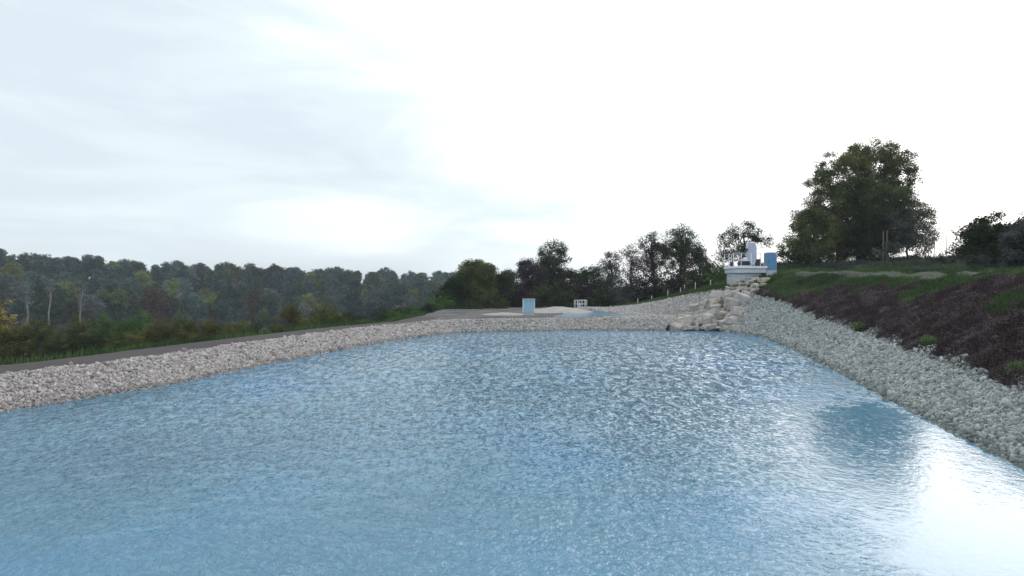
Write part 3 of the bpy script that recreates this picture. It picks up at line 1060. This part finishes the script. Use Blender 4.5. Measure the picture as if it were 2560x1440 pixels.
# the big tree on the plateau
s = 72 / F
ptree('oak_tree', 72, 2150, 664, [(2190, 400, 82, 56), (2120, 440, 84, 58), (2235, 440, 50, 62), (2090, 505, 78, 46), (2190, 500, 100, 60), (2140, 575, 130, 70), (2050, 590, 78, 58), (2250, 570, 80, 74), (2010, 625, 52, 36), (2120, 625, 100, 44), (2030, 555, 50, 40)],
      GREEN_O, 'very large dark tree with a domed crown on the plateau', cat='tree', dens=24, per=105, leaf=.08, cr=.62, limbs=60, r0=.42, trunk_top=(.6, 0, 8.0), base2=[(2.4, .4), (-1.8, .5)])
ptree('broadleaf_tree', 69, 2215, 660, [(2210, 520, 60, 50), (2235, 575, 60, 50), (2170, 590, 50, 50)], GREEN_D, 'dark green tree grown against the front of the very large tree', cat='tree', dens=22, per=105, leaf=.078, limbs=20, r0=.2)
ptree('shrub', 66, 2275, 655, [(2275, 565, 52, 46), (2290, 600, 44, 30), (2305, 530, 22, 24)], GREY_L, 'grey leaved bush on the right flank of the very large tree', cat='shrub', dens=11, per=42, leaf=.09, limbs=24, r0=.1, trunk_name='stem')
ptree('shrub', 64, 2010, 664, [(2000, 635, 44, 30), (2045, 640, 44, 26)], GREEN_D, 'dark bush at the left foot of the very large tree', cat='shrub', dens=13, per=60, leaf=.10, limbs=12, r0=.07, trunk_name='stem')
# bushes at the right edge
PB = 'bushes along the plateau edge'
ptree('shrub', 44, 2470, 668, [(2470, 585, 52, 44), (2430, 620, 40, 38), (2505, 620, 56, 48), (2465, 640, 60, 30)], GREEN_D, 'domed dark green bush near the right end of the plateau', cat='shrub', group=PB, dens=46, per=150, leaf=.070, cr=.45, limbs=22, r0=.06, trunk_name='stem')
ptree('shrub', 42, 2560, 668, [(2545, 600, 50, 44), (2590, 590, 60, 50), (2560, 635, 60, 36)], GREY_L, 'grey green bush cut off by the right border', cat='shrub', group=PB, dens=46, per=150, leaf=.070, cr=.45, limbs=22, r0=.06, trunk_name='stem')
ptree('shrub', 38, 2510, 680, [(2500, 645, 60, 26), (2440, 655, 40, 18)], M['tall'], 'low blue grey weed clump in front of the domed dark bush', cat='shrub', group=PB, dens=18, per=60, leaf=.05, cr=.35, limbs=10, r0=.03, trunk_name='stem')
ptree('shrub', 52, 2235, 668, [(2225, 625, 40, 24), (2300, 636, 36, 18)], GREY_L, 'low grey green bush under the right side of the very large tree', cat='shrub', group=PB, dens=15, per=60, leaf=.07, cr=.4, limbs=10, r0=.04, trunk_name='stem')
ptree('shrub', 52, 2360, 668, [(2360, 640, 50, 18), (2400, 645, 36, 16)], PLUM_L, 'low dull brown bush between very large tree and domed bush', cat='shrub', group=PB, dens=15, per=60, leaf=.07, cr=.4, limbs=10, r0=.04, trunk_name='stem')


# ---- copies: forest trees and bank bushes
def proto(name, blobs, dens, cr, per, leaf, limbs, r0, ttop, bark='bark', stem='trunk'):
    C, c_ = clusters(blobs, dens, cr)
    V, Fq, tone = leaf_cloud(C, c_, per, leaf)
    root = empty(name)
    mesh_np('crown', V, Fq, GREEN_D, root, tone)
    mb = MB()
    limb_mesh(mb, (0, 0, -.4), C, limbs, r0, ttop)
    mb.build(stem, M[bark], root, smooth=True)
    return root


used = {}


def place(pr, loc, sc, rz, mat, label, cat, group):
    if id(pr) not in used:
        used[id(pr)] = True
        o = pr
        kids = list(pr.children)
    else:
        o = pr.copy()
        COL.objects.link(o)
        kids = []
        for ch in pr.children:
            c = ch.copy()
            COL.objects.link(c)
            c.parent = o
            kids.append(c)
    o.location = loc
    o.scale = sc
    o.rotation_euler = (0, 0, rz)
    for c in kids:
        if c.name.startswith('crown') and mat is not None:
            c.material_slots[0].link = 'OBJECT'
            c.material_slots[0].material = mat
    tag(o, label, cat, group)
    return o


# hillside wood: trees about 13 m tall
FP = []
for i in range(7):
    bl = [(0, 0, 8.4, 3.7, 3.7, 3.6), (random.uniform(-1, 1), random.uniform(-1, 1), 11.0, 2.0, 2.0, 2.2), (random.uniform(-2.2, 2.2), random.uniform(-2, 2), 10.0, 1.9, 1.9, 1.7),
          (random.uniform(-2.5, 2.5), random.uniform(-2.5, 2.5), 6.6, 2.8, 2.8, 2.6), (random.uniform(-2, 2), random.uniform(-2, 2), 3.2, 2.8, 2.8, 2.6)]
    FP.append(proto('woodland_tree', bl, 10, .8, 34, .24, 10, .22, (0, 0, 8.5)))
NAMES_ROW = [(213, 'just before the far wood'), (236, 'at the wood\'s foot'), (262, 'low in the far wood'), (290, 'halfway up the wood'), (318, 'high on the wooded slope'), (345, 'on the wooded skyline')]
SECT = [(-9999, 'past the left border'), (0, 'behind the yellow tree'), (90, 'above the pale trunks'), (230, 'between pale trunks and bright crowns'), (400, 'around the bright green crowns'),
        (580, 'above the olive bank bushes'), (760, 'above the domed brown bush'), (930, 'toward the dark treeline'), (1120, 'behind the dark treeline')]
special = []
for r_, (D0, rn) in enumerate(NAMES_ROW):
    stepaz = (6.5 if r_ < 5 else 5.2) / D0
    az = -.80
    while az < (-.07 if r_ < 4 else .0):
        a = az + random.uniform(-.3, .3) * stepaz
        D = D0 + random.uniform(-9, 9)
        th = math.atan(a)
        x, y = D * math.sin(th), D * math.cos(th)
        px = 1280 + F * x / y
        tone = random.choices(['dark green', 'blue green', 'olive', 'grey twiggy', 'russet brown'], [4, 4.5, 1.6, 1.8 if r_ < 3 else .5, .7])[0]
        sec = [t for v, t in SECT if px >= v][-1]
        z = hz1(x, y)
        sc = random.uniform(.75, 1.12)
        if r_ == 0:
            if px < 540:
                az += stepaz
                continue
            sc = random.uniform(.4, .65)
        if r_ == 5:
            sc = random.choice([.88, .93, .97, 1.0, 1.08]) * random.uniform(.96, 1.04)
        sc *= .86
        wsc = sc * random.uniform(.85, 1.2)
        place(random.choice(FP), (x, y, z), (wsc, wsc, sc), random.uniform(0, 6.28), FOR[tone],
              f'{tone} tree {rn}, {sec}', 'tree', 'trees of the far hillside wood')
        az += stepaz


def at_px(px, py, D):
    s_ = D / F
    return ((px - 1280) * s_, D, CAMZ + (720 - py) * s_)


ptree('woodland_tree', 190, 428, 790, [(428, 714, 17, 14), (432, 732, 10, 12)], FOR['bright green'], 'bright yellow green crown, upper of two on the far slope', cat='tree', dens=9, cr=.9, per=40, leaf=.2, limbs=8)
ptree('woodland_tree', 192, 525, 800, [(527, 746, 17, 13), (530, 762, 9, 12)], FOR['bright green'], 'bright yellow green crown, lower of two on the far slope', cat='tree', dens=9, cr=.9, per=40, leaf=.2, limbs=8)
ptree('woodland_tree', 184, 303, 800, [(303, 742, 20, 22), (262, 736, 9, 12)], FOR['olive'], 'rounded olive tree right of the pale trunks', cat='tree', dens=9, cr=.9, per=40, leaf=.2, limbs=8)
for px, top, lb in ((66, 742, 'pale forked bare trunk nearest the yellow tree'), (122, 728, 'pale bare trunk in the middle of three'), (200, 735, 'pale bare trunk farthest from the yellow tree')):
    ptree('birch_tree', 170, px, 812, [(px + 4, top - 12, 13, 24), (px - 3, top - 30, 10, 14)], FOR['grey twiggy'], lb, cat='tree', group='pale trunked trees before the far wood', dens=9, cr=.7, per=22, leaf=.2, limbs=12, r0=.17, bark=M['pale_bark'])
ptree('poplar_tree', 60, 8, 850, [(8, 795, 22, 38), (0, 770, 18, 22), (14, 815, 24, 22)], YELLOW_L, 'yellow leaved tree at the left border above the bushes', cat='tree', dens=16, cr=.4, per=30, leaf=.09, limbs=14, r0=.07)

# bushes along the left bank
BP = []
for i in range(6):
    bl = [(0, 0, 1.35, 1.5, 1.4, 1.2), (random.uniform(-.9, .9), random.uniform(-.6, .6), 2.1, .9, .9, .75), (random.uniform(-1.1, 1.1), random.uniform(-.8, .8), .8, 1.1, 1.1, .8),
          (random.uniform(-1.1, 1.1), random.uniform(-.8, .8), 1.7, .8, .8, .7)]
    BP.append(proto('bush', bl, 38, .34, 60, .05, 22, .045, (0, 0, 1.2), stem='stem'))
BT = {'olive green': GREEN_O, 'dark green': GREEN_D, 'mid green': GREEN_B, 'russet brown': BROWN_L, 'grey green': GREY_L, 'bright green': M['green_weed'] if False else GREEN_B}
# (px, top py, width px, extra distance beyond the track, tone, label)
B1 = [(-150, 800, 150, 2.5, 'dark green'), (-60, 812, 130, 3.0, 'olive green'), (15, 822, 120, 2.6, 'russet brown'), (90, 812, 120, 3.0, 'olive green'), (165, 832, 110, 2.4, 'dark green'),
      (205, 805, 100, 4.5, 'olive green'), (262, 795, 90, 5.5, 'mid green'), (245, 845, 100, 2.4, 'dark green'), (335, 788, 90, 7.5, 'mid green'), (320, 835, 100, 2.6, 'olive green'),
      (395, 808, 110, 4.0, 'russet brown'), (400, 845, 80, 2.4, 'dark green'), (455, 800, 100, 5.0, 'olive green'), (480, 835, 90, 2.6, 'russet brown'), (535, 805, 90, 4.5, 'russet brown'), (560, 820, 80, 2.6, 'olive green'),
      (610, 808, 80, 4.5, 'olive green'), (640, 820, 60, 2.8, 'dark green'), (700, 800, 80, 8, 'grey green'), (725, 770, 80, 14, 'russet brown'), (700, 815, 60, 3.0, 'russet brown'),
      (765, 795, 70, 6, 'olive green'), (815, 764, 100, 12, 'olive green'), (770, 812, 70, 3.0, 'olive green'), (845, 786, 70, 8, 'olive green'), (880, 785, 60, 9, 'dark green'), (835, 800, 60, 3.2, 'dark green'),
      (920, 795, 50, 8, 'grey green'), (900, 802, 50, 4, 'olive green'), (960, 798, 40, 8, 'dark green'), (1000, 769, 66, 14, 'olive green'), (1030, 785, 50, 10, 'mid green'), (985, 790, 40, 7, 'mid green'), (1065, 785, 50, 12, 'dark green')]
for i, (px, top, wpx, ext, tone) in enumerate(B1):
    # distance of the far edge of the track along this azimuth
    Yt = np.arange(8, 70, .1)
    q = left_q((px - 1280) / F * Yt, Yt)
    k = np.where(q > 3.9)[0]
    y0 = Yt[k[-1]] if len(k) else 55
    Yb = min(y0 + ext * .85, 90) if y0 < 60 else 55 + ext
    x = (px - 1280) / F * Yb
    z = hz1(x, Yb)
    ztop = CAMZ + (720 - top) / F * Yb
    hgt = max(.9, ztop - z) * 1.06
    ws = wpx / F * Yb / 3.1
    if 500 < top and top < 790:
        row = 'tall back row'
    elif ext > 3.5:
        row = 'middle row'
    else:
        row = 'front row'
    near_ = [(p, nm) for p, nm in ((8, 'the yellow tree'), (122, 'the pale trunks'), (300, 'the rounded olive tree'), (428, 'the upper bright crown'), (527, 'the lower bright crown'), (650, 'the brown back bush'),
                                   (800, 'the domed tall bush'), (1000, 'the small round bush'))]
    nm = min(near_, key=lambda t: abs(t[0] - px))[1]
    if (px, top) == (1000, 769):
        lab = 'small rounded yellow green bush just before the dark treeline'
    elif (px, top) == (815, 764):
        lab = 'tall domed olive bush rising over the middle of the bank'
    elif (px, top) == (725, 770):
        lab = 'tall greyish brown bush left of the domed olive bush'
    elif (px, top) == (335, 788):
        lab = 'bright green bush, right of a pair behind the track'
    elif (px, top) == (262, 795):
        lab = 'bright green bush, left of a pair behind the track'
    else:
        lab = f'{tone} bush in the {row} behind the track, below {nm}'
    place(BP[i % 6], (x, Yb, z - .1), (ws, ws, (hgt + .1) / 2.75), random.uniform(0, 6.28), BT[tone], lab, 'bush', 'bushes along the outer side of the track')
# loose scrub in the valley behind them
VT = []
for i in range(34):
    a = -.80 + i * .0235 + random.uniform(-.01, .01)
    Yd = random.uniform(62, 150)
    x = a * Yd
    if left_q(x, Yd) < 6:
        continue
    z = hz1(x, Yd)
    px = 1280 + a * F
    ztop = CAMZ + (720 - random.uniform(806, 822)) / F * Yd
    h_ = max(2.0, min(ztop - z, 6))
    tone = random.choice(['olive green', 'grey green', 'dark green', 'russet brown', 'grey green'])
    sec = [t for v, t in SECT if px >= v][-1]
    place(random.choice(BP), (x, Yd, z - .1), (h_ / 2.1, h_ / 2.1, h_ / 2.75), random.uniform(0, 6.28), BT[tone], f'{tone} scrub bush in the valley, {sec}'.replace('above', 'below'), 'bush', 'scrub bushes on the valley floor')

# ------------------------------------------------------------------ green weed clumps on the slope
for px, py, sz, lb in ((2145, 828, .32, 'bright green weed clump low on the slope, farthest of three'), (2322, 866, .25, 'bright green weed clump low on the slope, middle of three'),
                       (2540, 940, .24, 'bright green weed clump low on the slope, nearest of three')):
    x, y, z = hit(px, py)
    V, Fq, tn = leaf_cloud(np.array([[0, 0, sz * .4]]), np.array([sz * 1.0]), 420, .035)
    o = mesh_np('weed_clump', V, Fq, M['green_weed'], tone=tn)  # a clump of loose weed leaves, not a shrub
    o.location = (x, y, z + .05)
    tag(o, lb, 'plant', 'green clumps on the brown slope')

# ------------------------------------------------------------------ boulders
import bmesh


def boulder(seed):
    """a block of broken limestone: hull of a few jittered corner points, its edges worn a little"""
    rd = random.Random(seed)
    bm = bmesh.new()
    for sx in (-1, 1):
        for sy in (-1, 1):
            for sz in (-1, 1):
                bm.verts.new((sx * rd.uniform(.55, 1.0), sy * rd.uniform(.5, 1.0), sz * rd.uniform(.45, 1.0)))
    for _ in range(7):
        v = Vector((rd.gauss(0, 1), rd.gauss(0, 1), rd.gauss(0, 1))).normalized() * rd.uniform(.85, 1.08)
        bm.verts.new(v)
    r_ = bmesh.ops.convex_hull(bm, input=bm.verts)
    bmesh.ops.delete(bm, geom=[e for e in r_['geom_interior'] if isinstance(e, bmesh.types.BMVert)], context='VERTS')
    bmesh.ops.bevel(bm, geom=list(bm.edges), offset=.045, segments=1, affect='EDGES')
    me = bpy.data.meshes.new('boulder')
    bm.to_mesh(me)
    bm.free()
    me.materials.append(M['boulder'])
    o = bpy.data.objects.new('boulder', me)
    COL.objects.link(o)
    return o


BM = [boulder(i + 3) for i in range(10)]
rows = [(824, 1672, 1838), (812, 1664, 1846), (800, 1690, 1846), (788, 1706, 1846), (776, 1716, 1850), (764, 1742, 1852), (752, 1762, 1860), (740, 1774, 1874), (728, 1806, 1895), (716, 1818, 1918), (705, 1828, 1926)]
rown = ['touching the water', 'second row up from the water', 'third row up from the water', 'fourth row up from the water', 'fifth row up from the water', 'sixth row up, mid cascade',
        'seventh row up the cascade', 'eighth row up the cascade', 'third row below the platform', 'second row below the platform', 'in the top row under the platform']
ordn = ['first from the left', 'second from the left', 'third from the left', 'fourth from the left', 'fifth from the left', 'sixth from the left', 'seventh from the left', 'eighth from the left', 'ninth from the left', 'tenth from the left', 'eleventh from the left']
first = set()
nb = 0
random.seed(11)
for ri, (py, x0, x1) in enumerate(rows):
    x = x0 + 12
    j = 0
    while x < x1 - 4:
        w_ = random.choice([17, 21, 25, 30, 38]) * random.uniform(.9, 1.1) if ri < 8 else random.uniform(14, 27)
        X_, Y_, Z_ = hit(x + w_ * .3, py + random.uniform(-3, 3), 44, 70)
        if ri == 0:
            Z_ = max(Z_, -.02)
        s_ = w_ * Y_ / F * .58
        src = BM[nb % 10]
        if nb % 10 in first:
            o = src.copy()
            COL.objects.link(o)
        else:
            o = src
            first.add(nb % 10)
        hs = random.uniform(.45, .8)
        o.location = (X_, Y_ + .1, Z_ + s_ * hs * .35)
        o.scale = (s_ * 1.08, s_ * random.uniform(.75, 1.0), s_ * hs)
        o.rotation_euler = (random.uniform(-.3, .3), random.uniform(-.3, .3), random.uniform(-1.6, 1.6))
        tag(o, f'pale limestone boulder {rown[ri]}, {ordn[min(j, 10)]}', 'boulder', 'boulders of the rock cascade')
        nb += 1
        j += 1
        x += w_ * .84
for bm_ in BM:
    if 'label' not in bm_:
        bpy.data.objects.remove(bm_)
print('boulders', nb)

# ------------------------------------------------------------------ concrete platform with railing
PY = 56.0
S = PY / F


def PX(px):
    return (px - 1280) * S


def PZ(py):
    return CAMZ + (720 - py) * S


pl = empty('platform', (PX(1868), PY, PZ(712)))
tag(pl, 'square concrete platform with white railing above the boulder cascade', 'platform')
bx, bz = PX(1868), PZ(712)


def L(px, py, dy=0.0):
    return (PX(px) - bx, dy, PZ(py) - bz)


mb = MB()
wd = PX(1902) - PX(1836)
mb.box(((PX(1836) + PX(1902)) / 2 - bx, 1.0, (PZ(683) - PZ(722)) / 2 + PZ(722) - bz), (wd, 2.0, PZ(683) - PZ(722)), bev=.03)
base = mb.build('base', M['concrete'], pl)
mb = MB()
mb.box((L(1873, 0)[0], 1.0, (PZ(672) + PZ(683)) / 2 - bz), (PX(1914) - PX(1833), 2.4, PZ(672) - PZ(683) - .006), bev=.03)
mb.build('slab', M['grey_metal'], pl)
mb = MB()
mb.box((L(1873, 0)[0], 1.0, (PZ(665.5) + PZ(671.5)) / 2 - bz), (PX(1916) - PX(1831), 2.55, PZ(665.5) - PZ(671.5)), bev=.02)
mb.build('kerb', M['white_metal'], pl)
mb = MB()
mb.box(L(1876, 695, -.015), (.16, .03, .16), bev=.01)
mb.build('plate', M['white_metal'], pl)
ft = PZ(665.5) - bz
tp = PZ(633) - bz
for px_, dy in ((1832, -.2), (1851, -.2), (1876, -.2), (1899, -.2), (1832, 1.0), (1832, 2.2), (1851, 2.2), (1876, 2.2), (1899, 2.2)):
    mb = MB()
    x_ = L(px_, 0)[0]
    mb.tube([(x_, dy, ft - .35 if dy < 0 else ft), (x_, dy, tp)], .028, 8)
    mb.tube([(x_, dy, tp), (x_, dy, tp + .03)], .036, 8)
    mb.build('post', M['white_metal'], pl, True)
for hh_ in (.98, .52):
    mb = MB()
    z_ = ft + (tp - ft) * hh_
    xa, xb = L(1832, 0)[0], L(1899, 0)[0]
    mb.tube([(xb, -.2, z_), (xa, -.2, z_), (xa, 2.2, z_), (xb, 2.2, z_)], .018, 6)
    mb.build('rail', M['grey_metal'], pl, True)

# machine on the platform: tall pale hopper, white dome, dark motor, inclined strut
mc = empty('screening_machine', (PX(1880), PY + .9, PZ(665.5)))
tag(mc, 'pale lilac hopper machine with dark motor standing on the platform', 'machine')
mx, mz = PX(1880), PZ(665.5)


def Lm(px, py, dy=0.0):
    return (PX(px) - mx, dy, PZ(py) - mz)


def prism(mb, pts, y0, y1):
    n = len(pts)
    vs = [(p[0], y0, p[2]) for p in pts] + [(p[0], y1, p[2]) for p in pts]
    fs = [tuple(range(n)), tuple(range(2 * n - 1, n - 1, -1))] + [(i, i + n, (i + 1) % n + n, (i + 1) % n) for i in range(n)]
    mb.add(vs, fs)


mb = MB()
prism(mb, [Lm(1877, 646), Lm(1885, 661), Lm(1893, 661), Lm(1898, 646), Lm(1898, 616), Lm(1894, 608), Lm(1882, 605), Lm(1879, 614)], -.32, .32)
mb.build('hopper', M['pale_metal'], mc)
mb = MB()
mb.box(Lm(1888, 606, 0), (.5, .5, .08), bev=.02)
mb.box(Lm(1888, 604, 0), (.2, .2, .1), bev=.02)
mb.build('cap', M['white_metal'], mc)
mb = MB()
for k_ in (1885.5, 1893):
    for dy in (-.22, .22):
        p = Lm(k_, 661, dy)
        mb.box((p[0], dy, p[2] / 2), (.07, .07, p[2]))
mb.build('leg', M['grey_metal'], mc)
mb = MB()
p0, p1 = Lm(1859, 648, -.1), Lm(1877, 621, -.1)
mb.tube([p0, p1], .075, 8)
mb.build('strut', M['dark_metal'], mc)
mb = MB()
vs = []
for i in range(7):
    a = i / 6 * math.pi / 2
    vs.append(a)
pts = []
c0 = Lm(1873, 652)
mb.tube([(c0[0], 0, c0[2]), (c0[0], 0, c0[2] + .12), (c0[0], 0, c0[2] + .22), (c0[0], 0, c0[2] + .29), (c0[0], 0, c0[2] + .32)], [.33, .31, .24, .14, .04], 16)
mb.build('dome', M['white_metal'], mc, True)
mb = MB()
c1 = Lm(1868, 658)
mb.tube([(c1[0] - .42, 0, c1[2]), (c1[0] + .42, 0, c1[2])], .19, 14)
for i in range(7):
    xx = c1[0] - .36 + i * .12
    mb.tube([(xx, 0, c1[2]), (xx + .03, 0, c1[2])], .205, 14)
mb.build('motor', M['dark_metal'], mc)
mb = MB()
c2 = Lm(1868, 664)
mb.box((c2[0], 0, c2[2]), (.8, .4, .08))
mb.build('mount', M['grey_metal'], mc)
mb = MB()
c3 = Lm(1841, 0)
mb.box((c3[0], .3, .18), (.25, .3, .36), bev=.03)
mb.tube([(c3[0], .3, .36), (c3[0] + .1, .3, .5), (c3[0] + .5, .2, .52)], .05, 8)
mb.build('pump', M['dark_metal'], mc)
mb = MB()
mb.box(((PX(1906) - mx), .2, .3), (.42, .5, .6), bev=.03)
mb.build('gearbox', M['dark_metal'], mc)

# blue cabinet with rounded top corners
bc = empty('control_box', (PX(1927.5), PY - .1, PZ(676)))
tag(bc, 'blue control box with rounded top beside the concrete platform', 'cabinet')


def rounded(w_, h_, r, n=6, z0=0.0):
    pts = [(-w_ / 2, 0, z0), (w_ / 2, 0, z0)]
    for i in range(n + 1):
        a = i / n * math.pi / 2
        pts.append((w_ / 2 - r + r * math.cos(a), 0, z0 + h_ - r + r * math.sin(a)))
    for i in range(n + 1):
        a = math.pi / 2 + i / n * math.pi / 2
        pts.append((-w_ / 2 + r * .5 + r * .5 * math.cos(a), 0, z0 + h_ - r * .5 + r * .5 * math.sin(a)))
    return pts


bw, bh = PX(1941) - PX(1914), PZ(631) - PZ(676)
mb = MB()
prism(mb, rounded(bw, bh, .22, z0=.0), 0, .5)
mb.build('shell', M['blue_edge'], bc)
mb = MB()
prism(mb, rounded(bw * .86, bh * .86, .16, z0=bh * .07), -.02, -.001)
mb.build('door', M['blue_box'], bc)
mb = MB()
mb.box((-bw * .3, -.035, bh * .5), (.03, .03, .16), bev=.005)
mb.build('handle', M['dark_metal'], bc)
mb = MB()
mb.box((0, .25, -.35), (bw * .95, .55, .7))
mb.build('plinth', M['concrete'], bc)

# pale blue cabinet behind the far bank
s6 = 60 / F
cbx = (1322 - 1280) * s6
cz0 = hz1(cbx, 60)
cb = empty('utility_cabinet', (cbx, 60, cz0), R(2))
tag(cb, 'pale blue upright cabinet with white edges beyond the far bank', 'cabinet')
cw = 30.5 * s6
ch = CAMZ + (720 - 748) * s6 - cz0
mb = MB()
mb.box((0, .25, .12), (cw * .92, .55, .30), bev=.02)
mb.build('plinth', M['cab_base'], cb)
mb = MB()
mb.box((0, .25, .27 + (ch - .27) / 2), (cw * .94, .5, ch - .29), bev=.01)
mb.build('body', M['cab_blue'], cb)
mb = MB()
for sx in (-1, 1):
    mb.box((sx * cw * .47, .0, .27 + (ch - .27) / 2), (.07, .06, ch - .27), bev=.01)
mb.box((0, -.002, ch - .02), (cw * .94 - .08, .06, .05), bev=.01)
mb.build('frame', M['white_metal'], cb)
mb = MB()
mb.box((-.02, -.005, .27 + (ch - .27) / 2), (.012, .012, ch - .42))
mb.box((.05, -.012, .95), (.03, .03, .14), bev=.005)
mb.build('handle', M['grey_metal'], cb)
mb = MB()
mb.box((0, .22, ch + .01), (cw + .06, .62, .05), bev=.015)
mb.build('roof', M['cab_blue'], cb)

# white railing cage at the head of the upper pool
Yr = 81.5
sr = Yr / F
rx0, rx1 = (1438 - 1280) * sr, (1467 - 1280) * sr
rz = CAMZ + (720 - 770.5) * sr
rl = empty('guard_railing', ((rx0 + rx1) / 2, Yr, rz))
tag(rl, 'small white railing cage on a concrete outlet beyond the upper pool', 'railing')
hw = (rx1 - rx0) / 2
mb = MB()
mb.box((0, .6, -.25), (hw * 2 + .2, 1.5, .5), bev=.02)
mb.build('slab', M['concrete'], rl)
rh = 20.5 * sr
for xx, yy in [(-hw, 0), (-hw * .62, 0), (-hw * .2, 0), (hw * .2, 0), (hw * .62, 0), (hw, 0), (-hw, 1.2), (-hw * .33, 1.2), (hw * .33, 1.2), (hw, 1.2)]:
    mb = MB()
    mb.tube([(xx, yy, 0), (xx, yy, rh)], .027, 6)
    mb.build('post', M['white_metal'], rl, True)
for zz_ in (rh * .98, rh * .5, .05):
    mb = MB()
    mb.tube([(-hw, 0, zz_), (hw, 0, zz_), (hw, 1.2, zz_), (-hw, 1.2, zz_), (-hw, 0, zz_)], .02, 6)
    mb.build('rail', M['white_metal'], rl, True)
mb = MB()
mb.tube([(-.12, .5, 0), (-.12, .5, .42), (-.12, .5, .5)], [.09, .09, .03], 8)
mb.tube([(-.12, .42, .46), (-.12, .60, .46)], .12, 10)
mb.build('valve', M['white_metal'], rl)

# sand heap
def heap(name, px, py, Yd, rx, ry, h, label):
    x = (px - 1280) / F * Yd
    n, mrg = 36, 14
    V = [(0, 0, h)]
    for j in range(1, mrg + 1):
        for i in range(n):
            a = 2 * math.pi * i / n
            r = j / mrg
            rr = r * (1 + .14 * math.sin(a * 2 + 1) + .09 * math.sin(a * 5) + .04 * math.sin(a * 9))
            V.append((rx * rr * math.cos(a), ry * rr * math.sin(a), h * (1 - r ** 1.5) + .05 * math.sin(a * 7 + r * 9) * (1 - r) - .06 * (r > .98)))
    fs3 = [(0, 1 + i, 1 + (i + 1) % n) for i in range(n)]
    q = [(1 + j * n + i, 1 + (j + 1) * n + i, 1 + (j + 1) * n + (i + 1) % n, 1 + j * n + (i + 1) % n) for j in range(mrg - 1) for i in range(n)]
    o = mesh_np(name, V, [np.array(fs3), np.array(q)], M['sand'], smooth=True)
    o.location = (x, Yd, hz1(x, Yd) - .02)
    tag(o, label, 'sand heap')


heap('sand_heap', 1395, 780, 69, 2.9, 4.5, .50, 'broad pale sand heap left of the small white railing')
heap('sand_heap', 1262, 795, 61, 2.0, 1.6, .20, 'low pale sand spread left of the pale blue cabinet')

# ------------------------------------------------------------------ fence posts and stakes
def stake(px, base_py, top_py, Yd, r, mat, label, group, lean=0.0, name='fence_post', gz=None):
    s_ = Yd / F
    x = (px - 1280) * s_
    z = hz1(x, Yd)
    h_ = (base_py - top_py) * s_
    ztop = CAMZ + (720 - top_py) * s_
    h_ = max(h_, min(ztop - z, h_ * 1.6))
    mb = MB()
    mb.tube([(0, 0, -.3), (lean * .5, 0, h_ * .5), (lean, 0, h_ - .04), (lean, 0, h_)], [r, r, r * .95, r * .6], 7)
    o = mb.build(name, mat, None, True)
    o.location = (x, Yd, z)
    tag(o, label, 'post', group)


FG = 'fence posts beyond the gravel slope'
for px, b_, t_, yd, od in ((1526, 772, 763, 78, 'first and shortest'), (1594, 764, 746, 74, 'second'), (1630, 760, 739, 72, 'third'), (1669, 757, 734, 69, 'fourth'), (1701, 752, 727, 66.5, 'fifth'), (1738, 744, 720, 64, 'sixth'), (1776, 736, 714, 61.5, 'seventh and last')):
    stake(px, b_, t_, yd, .045, M['pale_wood'], f'thin pale wooden fence post, {od} from the pool', FG, random.uniform(-.06, .04))
SG = 'stakes on the plateau'
for px, b_, t_, yd, ln, lb, mt in ((2310, 612, 588, 58, .02, 'dark stake nearest the very large tree', 'wood'), (2322, 612, 590, 58, -.08, 'short leaning stake between two others', 'wood'), (2334, 612, 590, 58, .12, 'stake leaning away from the very large tree', 'wood'),
                                   (2366, 618, 588, 56, 0, 'lone thin stake out on open ground', 'wood'), (2208, 605, 578, 60, 0, 'left pale stake before the dark tree foliage', 'wood'), (2217, 605, 576, 60, .02, 'right pale stake before the dark tree foliage', 'wood')):
    s_ = yd / F
    x = (px - 1280) * s_
    z = hz1(x, yd)
    zt = CAMZ + (720 - t_) * s_
    mb = MB()
    mb.tube([(0, 0, -.3), (ln * .5, 0, (zt - z) * .5), (ln, 0, zt - z)], [.03, .026, .02], 7)
    o = mb.build('stake', M[mt], None, True)
    o.location = (x, yd, z)
    tag(o, lb, 'post', SG)

# ------------------------------------------------------------------ haze
hm = bpy.data.materials.new('pale_air')
hm.use_nodes = True
t = hm.node_tree
t.nodes.clear()
pv = t.nodes.new('ShaderNodeVolumePrincipled')
pv.inputs['Color'].default_value = (.80, .88, 1, 1)
pv.inputs['Density'].default_value = .00035
pv.inputs['Anisotropy'].default_value = .2
oo = t.nodes.new('ShaderNodeOutputMaterial')
t.links.new(pv.outputs[0], oo.inputs['Volume'])
mb = MB()
zlo = float(GZ.min()) - 1.0
mb.box(((gx[0] + gx[-1]) / 2, (gy[0] + gy[-1]) / 2, (zlo + 30) / 2), (gx[-1] - gx[0] + 4, gy[-1] - gy[0] + 4, 30 - zlo))
hzb = mb.build('haze', hm)
tag(hzb, 'thin pale air between the pond and the far wood', 'haze', kind='stuff')
